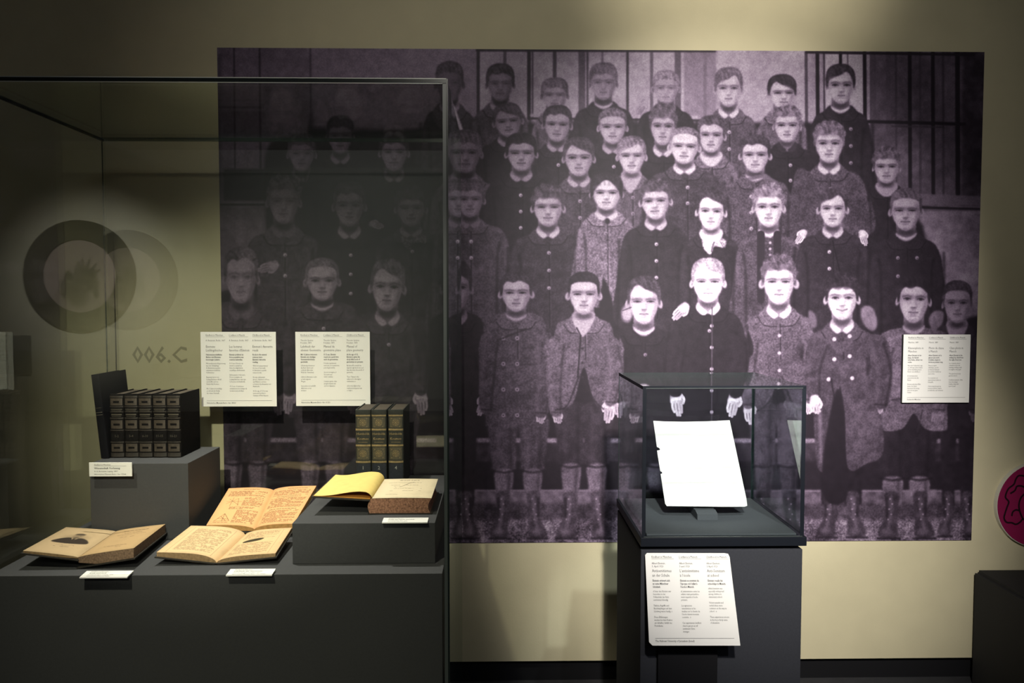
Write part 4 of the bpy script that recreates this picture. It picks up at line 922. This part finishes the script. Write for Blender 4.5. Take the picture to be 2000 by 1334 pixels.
page_print('p_geo1', (.90, .68, .48), (.20, .15, .10), 'geo1', 5); page_print('p_text', (.90, .68, .48), (.20, .15, .10), 'text', 6)
page_print('p_music', (.88, .75, .58), (.16, .15, .11), 'music', 7); page_print('p_blot', (.88, .74, .57), (.16, .15, .10), 'blot', 8)
page_print('p_thesis', (.88, .82, .70), (.12, .11, .11), 'thesis', 9)

def half(o, g0, g1, a0, a1, tk, hump, hp, pm, em, cm, cover=True, over=.004, n=14, lip=.003, flip=False, zmin=None):
    """one half of an open book: g0/g1 gutter front/back, a0/a1 outer corners front/back (page surface); tk block thickness; printed sheet, block, board"""
    up = Vector((0, 0, 1))
    def top(s, t):
        b = g0.lerp(g1, t).lerp(a0.lerp(a1, t), s)
        return b+up*hump*math.sin(math.pi*min(1, s)**hp)
    def bot(s, t):
        b = g0.lerp(g1, t).lerp(a0.lerp(a1, t), s)
        b = b-up*tk*(.55+.45*min(1, s*3)); b.z = max(b.z, TZ+.0046); return b
    S = [(i/n)**1.4 for i in range(n+1)]; T_ = (0, .5, 1)
    V, F, U = [], [], []
    for t in T_:
        for s in S: V.append(top(s, t)+up*.0005); U.append(((s if not flip else 1-s), t))
    m_ = n+1
    for j in range(2):
        for i in range(n):
            q = (j*m_+i, j*m_+i+1, (j+1)*m_+i+1, (j+1)*m_+i); F.append(q if not flip else q[::-1])
    pydata('printed_page', V, F, pm, o, smooth=True, uv=U)
    V, F = [], []
    for t in (0, 1):
        for s in S: V.append(top(s, t))
        for s in S: V.append(bot(s, t))
    k = 2*m_
    for i in range(n): F += [(i, i+1, k+i+1, k+i), (m_+i, k+m_+i, k+m_+i+1, m_+i+1), (i, m_+i, m_+i+1, i+1), (k+i, k+i+1, k+m_+i+1, k+m_+i)]
    F += [(0, k, k+m_, m_), (n, m_+n, k+m_+n, k+n)]
    bm = bmesh.new(); bv = [bm.verts.new(v) for v in V]
    for q in F: bm.faces.new([bv[i] for i in q])
    bm_obj('page_block', bm, em, o)
    if cover:
        dy = (g1-g0).normalized()*over
        def bt(s, t): 
            b = g0.lerp(g1, t).lerp(a0.lerp(a1, t), s); b = b-up*(tk+.0004)+(dy if t else -dy); b.z = max(b.z, TZ+.0042); return b
        c4 = [bt(-.02, 0), bt(1+over/(a0-g0).length, 0), bt(1+over/(a0-g0).length, 1), bt(-.02, 1)]
        V = c4+[p-up*.0032 for p in c4]
        pydata('cover_board', V, [(0, 1, 2, 3), (7, 6, 5, 4), (0, 4, 5, 1), (1, 5, 6, 2), (2, 6, 7, 3), (3, 7, 4, 0)], cm, o)
def Vp(px, py, y): return P(px, py, y)
# portrait book, front left
o = empty('open_book', P(152, 1112, 2.0)); tag(o, 'open book with an oval portrait engraving on its left page', 'book')
gf, gbk = P(152, 1089, 2.0), P(226, 1038, 2.24)
half(o, gf, gbk, P(45, 1076, 2.0), P(129, 1030, 2.24), .0045, .002, .6, 'p_portrait', 'aged_edges', 'board_dark', flip=True)
half(o, gf+Vector((.001, 0, 0)), gbk+Vector((.001, 0, 0)), P(261, 1071, 2.0), P(323, 1024, 2.24), .024, .0025, .6, 'p_title', 'brown_edges', 'board_dark')
# middle front
o = empty('open_book', P(424, 1110, 2.02)); tag(o, 'open book with a dark blot on its right page, front of the case', 'book')
gf, gbk = P(423, 1099, 2.025), P(479, 1045, 2.215)
half(o, gf, gbk, P(306, 1079, 2.025), P(373, 1027, 2.215), .010, .013, .55, 'p_music', 'aged_edges', 'board_dark', flip=True)
half(o, gf, gbk, P(538, 1081, 2.025), P(570, 1031, 2.215), .008, .008, .55, 'p_blot', 'aged_edges', 'board_dark')
# rear orange geometry book
o = empty('open_book', P(496, 1040, 2.28)); tag(o, 'open orange-paged geometry book with diagrams behind the blotted book', 'book')
gf, gbk = P(497, 1034, 2.27), P(534, 958, 2.49)
half(o, gf, gbk, P(403, 1026, 2.27), P(447, 954, 2.49), .008, .007, .6, 'p_geo1', 'orange_edges', 'board_dark', flip=True)
half(o, gf, gbk, P(574, 1023, 2.27), P(618, 949, 2.49), .012, .007, .6, 'p_text', 'orange_edges', 'board_dark')
# thick book with a yellow leaf, on the low block
o = empty('open_book', P(780, 1008, 2.11)); tag(o, 'thick open book with bright yellow endpaper and speckled edges', 'book')
zt = BZ+.0425
a, b = P(722, 1007, 2.11), P(840, 1007, 2.11); D0, D1 = 2.11, 2.345
xl, xr = a.x, b.x
bm = bmesh.new()                                              # block: rounded back at the spine, hollow fore edge
n = 8; prof = []
for i in range(n+1): t = i/n; prof.append((xl-.007*math.sin(math.pi*t)+.004*t, BZ+.0032+(zt-BZ-.0032)*t))
for i in range(n+1): t = 1-i/n; prof.append((xr-.007*math.sin(math.pi*t)+.004*t, BZ+.0032+(zt-BZ-.0032)*t))
lo = [bm.verts.new((x, D0, z)) for x, z in prof]; hi = [bm.verts.new((x, D1, z)) for x, z in prof]
for i in range(len(prof)): bm.faces.new((lo[i], lo[(i+1) % len(prof)], hi[(i+1) % len(prof)], hi[i]))
bm.faces.new(lo); bm.faces.new(hi); bm_obj('page_block', bm, 'speckled_edges', o)
V, U = [], []
for t in (0, 1):
    for i in range(9):
        s = i/8; V.append((xl+.006+(xr-xl-.002)*s, D0+(D1-D0)*t, zt+.0006+.0012*math.sin(math.pi*s))); U.append((s, t))
pydata('printed_page', V, [(i, i+1, 10+i, 9+i) for i in range(8)], 'p_thesis', o, smooth=True, uv=U)
box('cover_board', (xl-.004, D0-.004, BZ+.0006), (xr+.006, D1+.004, BZ+.0030), 'board_dark', o)
# left board standing out level with the block, yellow endpaper bulging over it
ll = P(611, 969, D0); lb = P(655, 928, D1)
V = [Vector((ll.x-.003, D0-.004, ll.z)), Vector((xl+.001, D0-.004, zt-.0025)), Vector((xl+.001, D1+.004, zt-.0020)), Vector((lb.x-.003, D1+.004, lb.z))]
V = V+[p-Vector((0, 0, .0035)) for p in V]
pydata('cover_board', V, [(0, 1, 2, 3), (7, 6, 5, 4), (0, 4, 5, 1), (1, 5, 6, 2), (2, 6, 7, 3), (3, 7, 4, 0)], 'board_dark', o)
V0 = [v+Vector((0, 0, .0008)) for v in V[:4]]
pydata('pastedown', [V0[0]+Vector((.004, .003, 0)), V0[1]+Vector((0, .003, 0)), V0[2]+Vector((0, -.003, 0)), V0[3]+Vector((.004, -.003, 0))], [(0, 1, 2, 3)], 'shaded_yellow_paper', o)
def leaf(dz):
    Vv = []
    for j in range(7):
        t = j/6; L0 = Vector((ll.x+.003, D0, ll.z+.0015)).lerp(Vector((lb.x+.001, D1, lb.z+.0015)), t); G = Vector((xl+.005, 0, zt)); G.y = L0.y
        for i in range(25):
            s = i/24; hgt = .021+.003*t
            if s < .7: u = s/.7; x = L0.x+(G.x-.022-L0.x)*u; z = L0.z+(G.z-.002-L0.z)*u+hgt*(u*u*(3-2*u))**1.15
            else:
                ang = (s-.7)/.3*math.pi*.5; x = G.x-.022+.024*math.sin(ang); z = G.z-.002+hgt*math.cos(ang)
            Vv.append(Vector((x, L0.y, z+dz)))
    return Vv
Vt, Vb = leaf(0), leaf(-.0006); n_ = 25; F = []
for j in range(6):
    for i in range(24): F += [(j*n_+i, j*n_+i+1, (j+1)*n_+i+1, (j+1)*n_+i)]
q = len(Vt); F += [tuple(q+i for i in f[::-1]) for f in F]
pydata('yellow_leaf', Vt+Vb, F, 'yellow_paper', o, smooth=True)

# ================================================================ small caption cards
def caption(M, W_, H_, lines, label, th=.003):
    o = empty('caption_card', M @ Vector((W_/2, 0, 0))); tag(o, label, 'caption card', 'small caption cards in the big case')
    V = [M @ Vector(p) for p in ((0, 0, 0), (W_, 0, 0), (W_, H_, 0), (0, H_, 0), (0, 0, -th), (W_, 0, -th), (W_, H_, -th), (0, H_, -th))]
    pydata('card', V, [(0, 1, 2, 3), (7, 6, 5, 4), (0, 4, 5, 1), (1, 5, 6, 2), (2, 6, 7, 3), (3, 7, 4, 0)], 'card_white', o)
    Mt = M @ Matrix.Translation((0, 0, .0005)); y = H_*.80; it = []
    for i, t in enumerate(lines): it.append((t, W_*.12, y, H_*(.19 if i == 1 else .14), .015 if i == 1 else 0, 'LEFT')); y -= H_*(.27 if i == 0 else .21)
    lettering('small_print', it, Mt, 'print_black', o)
    bm = bmesh.new(); bm.faces.new([bm.verts.new(Mt @ Vector(p)) for p in ((W_*.12, H_*.75, 0), (W_*.87, H_*.75, 0), (W_*.87, H_*.762, 0), (W_*.12, H_*.762, 0))]); bm_obj('rule', bm, 'print_black', o)
caption(upright(174.5, 930.5, 2.2155), .1175, .0385, [HEAD[0], 'Wissenschaft Vorlesung', 'A. A. Bernstein, Leipzig, 1897', 'Historisches Museum Bern \u2013 Inv. 12964'], 'white caption card on the front of the tall charcoal block')
def lying(px, py, z, W_, H_, lines, label, shear=0):
    p = PZ(px, py, z+.004); M = Matrix.Translation(p) @ Matrix.Rotation(.10, 4, 'X')
    caption(M, W_, H_, lines, label)
lying(155, 1127.5, TZ, .115, .036, [HEAD[0], 'Kraft und Stoff', 'Ludwig B\u00fcchner, Leipzig, 1876', 'Historisches Museum Bern'], 'white caption card lying in front of the portrait book')
lying(441, 1123.5, TZ, .112, .036, [HEAD[0], 'Lehrbuch der Geometrie', 'Theodor Spieker, Potsdam, 1873', 'Historisches Museum Bern \u2013 Inv. 61353'], 'white caption card lying in front of the blotted open book')
lying(746, 1020.5, BZ, .116, .033, [HEAD[0], 'Kritik der reinen Vernunft', 'Immanuel Kant, Riga, 1781', 'Historisches Museum Bern'], 'white caption card in front of the yellow-paged book')

# ================================================================ small vitrine on its plinth
VF, VB = 1.945, 2.335
vx0, vx1 = P(1255, 900, VF).x, P(1572, 900, VF).x
vz1 = P(1400, 754, VF).z; vz0 = P(1400, 1048, VF).z; fz0 = P(1400, 1066, VF).z
vit = empty('glass_vitrine', ((vx0+vx1)/2, VF, 0)); tag(vit, 'small square glass vitrine on a charcoal pedestal holding one manuscript page', 'display case')
gt = .008
for nm, lo, hi in (('front_pane', (vx0, VF, vz0), (vx1, VF+gt, vz1-gt)), ('back_pane', (vx0, VB-gt, vz0), (vx1, VB, vz1-gt)), ('side_pane', (vx0, VF+gt, vz0), (vx0+gt, VB-gt, vz1-gt)), ('side_pane', (vx1-gt, VF+gt, vz0), (vx1, VB-gt, vz1-gt)), ('top_pane', (vx0, VF, vz1-gt), (vx1, VB, vz1))):
    box(nm, lo, hi, 'vitrine_glass', vit)
t = .0006
def vedge(lo, hi, m='vitrine_frame'): box('edge_strip', lo, hi, m, vit)
vedge((vx0, VF-t, vz1-.0055), (vx1, VF-.0001, vz1+t)); vedge((vx0-t, VF-t, vz0), (vx0+.0085, VF-.0001, vz1-.0055)); vedge((vx1-.0095, VF-t, vz0), (vx1+t, VF-.0001, vz1-.0045))
vedge((vx0-t, VF, vz1-.0085), (vx0-.0001, VB, vz1)); vedge((vx1+.0001, VF, vz1-gt), (vx1+t, VB, vz1)); vedge((vx0, VB+.0001, vz1-gt), (vx1, VB+t, vz1), 'glass_edge')
vedge((vx0-t, VB-gt, vz0), (vx0-.0001, VB, vz1-gt), 'glass_edge'); vedge((vx1-gt, VB+.0001, vz0), (vx1, VB+t, vz1-gt), 'glass_edge')
box('bevel', (vx0+.007, VF-.0009, vz1-.0062), (vx1-.0075, VF-.0002, vz1-.0047), 'edge_grey', vit)
box('bevel', (vx0+.004, VF-.003, vz0-.0002), (vx1-.004, VF-.0005, vz0+.0009), 'edge_grey', vit)
# base frame and deck
box('base_frame', (vx0-.004, VF-.006, fz0), (vx1+.006, VB+.006, vz0-.0006), 'vitrine_frame', vit, bev=.001)
box('deck', (vx0+gt+.006, VF+gt+.004, vz0-.0004), (vx1-gt-.006, VB-gt-.006, vz0+.004), 'deck_grey', vit)
box('shadow_gap', (vx0+.014, VF+.012, fz0-.010), (vx1-.012, VB-.012, fz0), 'black_recess', vit)
pz = fz0-.010
box('pedestal', (vx0-.002, VF, 0), (vx1-.002, VB, pz), 'pedestal_charcoal', vit, bev=.0012)
dz = vz0+.004
# the page on its stand
o = empty('manuscript_page', P(1380, 990, 2.04)); tag(o, 'single white manuscript page, torn at its left edge, leaning in the small vitrine', 'manuscript')
tl, tr, brc, bl = P(1276, 822, 2.275), P(1425, 821, 2.275), P(1461, 990, 2.112), P(1299, 989, 2.112)
nrm = (tr-tl).cross(bl-tl).normalized()
if nrm.y > 0: nrm = -nrm
edge = [(0, 1), (0, .68), (.02, .672), (.035, .655), (.075, .640), (.06, .628), (.03, .640), (-.004, .636), (-.004, .56), (.01, .555), (-.003, .545), (0, .395), (.02, .385), (.07, .365), (.055, .352), (.02, .366), (0, .362), (.004, .03), (.02, .002), (.3, -.004), (.7, -.006), (.96, .0), (.992, .012), (1, .08), (1, 1), (.7, .988), (.4, .985), (.15, .99)]
def on(u, v, off=0): return bl.lerp(brc, u).lerp(tl.lerp(tr, u), v)+nrm*(off+.004*math.sin(math.pi*u)*(1-v))
bm = bmesh.new(); fr = [bm.verts.new(on(u, v, .0006)) for u, v in edge]; bk = [bm.verts.new(on(u, v, -.0006)) for u, v in edge]
f1 = bm.faces.new(fr); f2 = bm.faces.new(bk[::-1])
for i in range(len(edge)): bm.faces.new((fr[i], fr[(i+1) % len(edge)], bk[(i+1) % len(edge)], bk[i]))
bmesh.ops.triangulate(bm, faces=[f1, f2]); bm_obj('sheet', bm, 'page_white', o)
def strokes(name, segs, m, wd):
    V, F = [], []
    for (u0, v0, u1, v1) in segs:
        k = len(V); V += [on(u0, v0-wd, .0014), on(u1, v1-wd, .0014), on(u1, v1+wd, .0014), on(u0, v0+wd, .0014)]; F.append((k, k+1, k+2, k+3))
    pydata(name, V, F, m, o)
strokes('fold_line', [(.01, .43, .5, .425), (.5, .425, 1, .445)], 'page_line', .0014)
rg = random.Random(5); sg = []
for k in range(21):
    v = .93-.042*k; x = .06
    while x < .93:
        l = rg.uniform(.02, .07)
        if rg.random() < .8: sg.append((x, v, min(.95, x+l), v+rg.uniform(-.003, .003)))
        x += l+.015
mat('faint_ink', (.86, .84, .79), .7, .2); strokes('faint_writing', sg, 'faint_ink', .0016)
pts = [(1351, 1000), (1403, 1018)]
sx0, sx1 = P(1363, 1018, 2.075).x, P(1403, 1018, 2.075).x
prism('page_stand', [(2.080, dz+.0003), (2.080, dz+.016), (2.106, dz+.022), (2.120, dz+.020), (2.205, dz+.124), (2.235, dz+.124), (2.235, dz+.0003)], 0, sx0, sx1, 'deck_grey')
tag(bpy.data.objects['page_stand'], 'small grey wedge stand behind the manuscript page', 'stand')
# leaning text panel in front of the pedestal
c0, c1, c2 = P(1268, 1261, 1.862), P(1446, 1261, 1.862), P(1256, 1080, VF-.012)
ex = (c1-c0).normalized(); ey = (c2-c0); Hh = ey.length; ey = (ey-ex*ey.dot(ex)).normalized(); ez = ex.cross(ey)
M = Matrix(((ex.x, ey.x, ez.x, c0.x), (ex.y, ey.y, ez.y, c0.y), (ex.z, ey.z, ez.z, c0.z), (0, 0, 0, 1)))
text_label('text_panel', M, (c1-c0).length, Hh, HEAD,
    ['Antisemitismus\nan der Schule', 'L\u2019antis\u00e9mitisme\n\u00e0 l\u2019\u00e9cole', 'Anti-Semitism\nat school'],
    ['Einstein erinnert sich\nan seine M\u00fcnchner\nSchulzeit.', 'Einstein se souvient de\nl\u2019\u00e9poque o\u00f9 il allait \u00e0\nl\u2019\u00e9cole \u00e0 Munich.', 'Einstein recalls his\nschooldays in Munich.\n'],
    ['\u00abUnter den Kindern war\nbesonders in der\nVolksschule der Anti-\nsemitismus lebendig.\n\nT\u00e4tliche Angriffe und\nBeschimpfungen auf dem\nSchulweg waren h\u00e4ufig. \u00bb\n\nDiese Erfahrungen\nwecken bei dem Knaben\nein lebhaftes Gef\u00fchl des\nFremdseins.', '\u00abL\u2019antis\u00e9mitisme entre les\nenfants \u00e9tait particuli\u00e8re-\nment r\u00e9pandu \u00e0 l\u2019\u00e9cole\nprimaire.\n\nLes agressions\ncaract\u00e9ris\u00e9es et les\ninsultes sur le chemin de\nl\u2019\u00e9cole \u00e9taient monnaie\ncourante.  \u00bb\n\nCes exp\u00e9riences \u00e9veillent\nchez le gar\u00e7on un vif\nsentiment d\u2019\u00eatre\n\u00e9tranger.', '\u00abAnti-Semitism was\nespecially widespread\namong children in\nelementary school.\n\nViolent assaults and\nverbal abuse were\ncommon on the way to\nschool.  \u00bb\n\nThese experiences arouse\nin the boy a lively sense\nof alienation.'],
    'The Hebrew University of Jerusalem (Israel)', 'leaning white trilingual text panel on the front of the small vitrine pedestal', subs=['Albert Einstein,\n3. April 1920', 'Albert Einstein,\n3 avril 1920', 'Albert Einstein,\n3 April 1920'], th=.005, corner=.008, bs=.98)
lab = [o for o in bpy.data.objects if o.name.startswith('text_panel')][-1]
bx0, bx1 = P(1283, 1200, VF).x, P(1398, 1200, VF).x
prism('bracket', [(VF-.0012, c2.z-.015), (VF-.0012, c0.z+.012), (c0.y+.016, c0.z+.012)], 0, bx0, bx1, 'black_recess', lab)
box('shadow_block', (bx0, VF-.020, 0), (bx1, VF-.0012, c0.z+.011), 'black_recess', lab)  # black box standing in for the shadow below the leaning panel

# ================================================================ right: magenta disc and dark block
C = P(2023, 984, WALL); R_ = .158
o = empty('disc_sign', (C.x, WALL, C.z)); tag(o, 'round magenta disc with dark line drawing and white rim on the wall', 'sign')
bm = bmesh.new(); bmesh.ops.create_cone(bm, cap_ends=True, segments=64, radius1=R_, radius2=R_, depth=.018, matrix=Matrix.Translation((C.x, WALL-.0095, C.z)) @ Matrix.Rotation(math.pi/2, 4, 'X')); bm_obj('rim', bm, 'disc_white', o)
bm = bmesh.new(); bmesh.ops.create_cone(bm, cap_ends=True, segments=64, radius1=R_*.985, radius2=R_*.985, depth=.002, matrix=Matrix.Translation((C.x, WALL-.0197, C.z)) @ Matrix.Rotation(math.pi/2, 4, 'X')); bm_obj('face', bm, 'magenta', o)
def drawn(name, pix):
    pts = catmull(np.array([(P(x, y, WALL-.021).x, P(x, y, WALL-.021).z) for x, y in pix]), closed=False, n=5); V, F = [], []
    for i, p in enumerate(pts):
        a = pts[max(0, i-1)]; b = pts[min(len(pts)-1, i+1)]; d = b-a; d = d/(np.hypot(*d)+1e-9); nn = np.array((-d[1], d[0]))*.0032
        for q in (p+nn, p-nn): V.append((q[0], WALL-.0214, q[1]))
    F = [(2*i, 2*i+1, 2*i+3, 2*i+2) for i in range(len(pts)-1)]
    pydata(name, V, F, 'ink_line', o)
drawn('line_drawing', [(2004, 930), (1990, 929), (1984, 936), (1980, 946), (1970, 954), (1965, 964), (1964, 972), (1970, 980), (1967, 990), (1963, 1002), (1961, 1012), (1966, 1020), (1976, 1021), (1984, 1024), (1992, 1020), (1998, 1014), (2006, 1018)])
drawn('line_drawing', [(1973, 964), (1982, 958), (1986, 950), (1994, 949), (2002, 952)]); drawn('line_drawing', [(2004, 962), (1994, 972), (1990, 986), (1992, 1000), (1998, 1014)]); drawn('line_drawing', [(1976, 1008), (1978, 1000), (1984, 996), (1990, 997)])
Pk = P(1904, 1113, 2.86)
o = box('plinth', (Pk.x, 2.25, 0), (2.45, 2.86, Pk.z-.012), 'charcoal_shaded', bev=.0012); tag(o, 'low dark charcoal plinth at the right edge under the magenta disc', 'plinth')
o2 = box('top_plate', (Pk.x+.012, 2.262, Pk.z-.012), (2.438, 2.855, Pk.z), 'charcoal_shaded'); o2.parent = o

# ================================================================ across the hall: what the case glass mirrors
yo = -6.6
def mir(px, py):                                              # direction of sight reflected by the front pane, to the opposite wall
    r = ray(px, py); t1 = GF/r.y; h = Vector((r.x*t1, GF, EYE+r.z*t1)); t2 = (GF-yo)/r.y
    return Vector((h.x+r.x*t2, yo, h.z+r.z*t2))
cR = mir(157, 539); rr = (mir(266, 539)-cR).length
o = empty('round_picture', (cR.x, yo, cR.z)); tag(o, 'round picture in a wide dark ring on the wall opposite, mirrored in the case', 'picture')
def annulus(name, r0, r1, y, m, n=64):
    V, F = [], []
    for i in range(n):
        a = 2*math.pi*i/n
        for r in (r0, r1):
            for yy in (yo+.002, y): V.append((cR.x+r*math.cos(a), yy, cR.z+r*math.sin(a)))
    for i in range(n):
        j = (i+1) % n; b, d = 4*i, 4*j; F += [(b+1, d+1, d+3, b+3), (b+2, b+3, d+3, d+2), (b, d, d+1, b+1)]
    pydata(name, V, F, m, o)
annulus('ring', rr*.66, rr, yo+.05, 'ring_dark')
c = Canvas(256, 256, .62, 21, None, 1.0)
for i in range(26):
    r_ = c.rng.random(4); c.ell(70+r_[0]*120, 120+r_[1]*90, 8+r_[2]*16, 10+r_[3]*26, .30+.12*r_[2], .5, .8)
for a_ in (-1.2, -.8, -.3, .2, .6): c.line([(110, 130), (110+50*math.sin(a_), 130-60*math.cos(a_))], 7, .34, 5, .8)
print_mat('round_print', np.stack([c.a*.95, c.a*.86, c.a*.86], -1))
V = [(cR.x, yo+.01, cR.z)]; U = [(.5, .5)]
for i in range(48): a_ = 2*math.pi*i/48; V.append((cR.x+rr*.67*math.cos(a_), yo+.01, cR.z+rr*.67*math.sin(a_))); U.append((.5-.5*math.cos(a_), .5+.5*math.sin(a_)))
pydata('picture', V, [(0, 1+i, 1+(i+1) % 48) for i in range(48)], 'round_print', o, uv=U)
a_, b_ = mir(-40, 1000), mir(60, 655)
o = box('info_board', (a_.x, yo+.002, .5), (b_.x, yo+.04, b_.z), 'panel_grey', bev=.003); tag(o, 'grey board low on the wall opposite, left of the round picture', 'board')
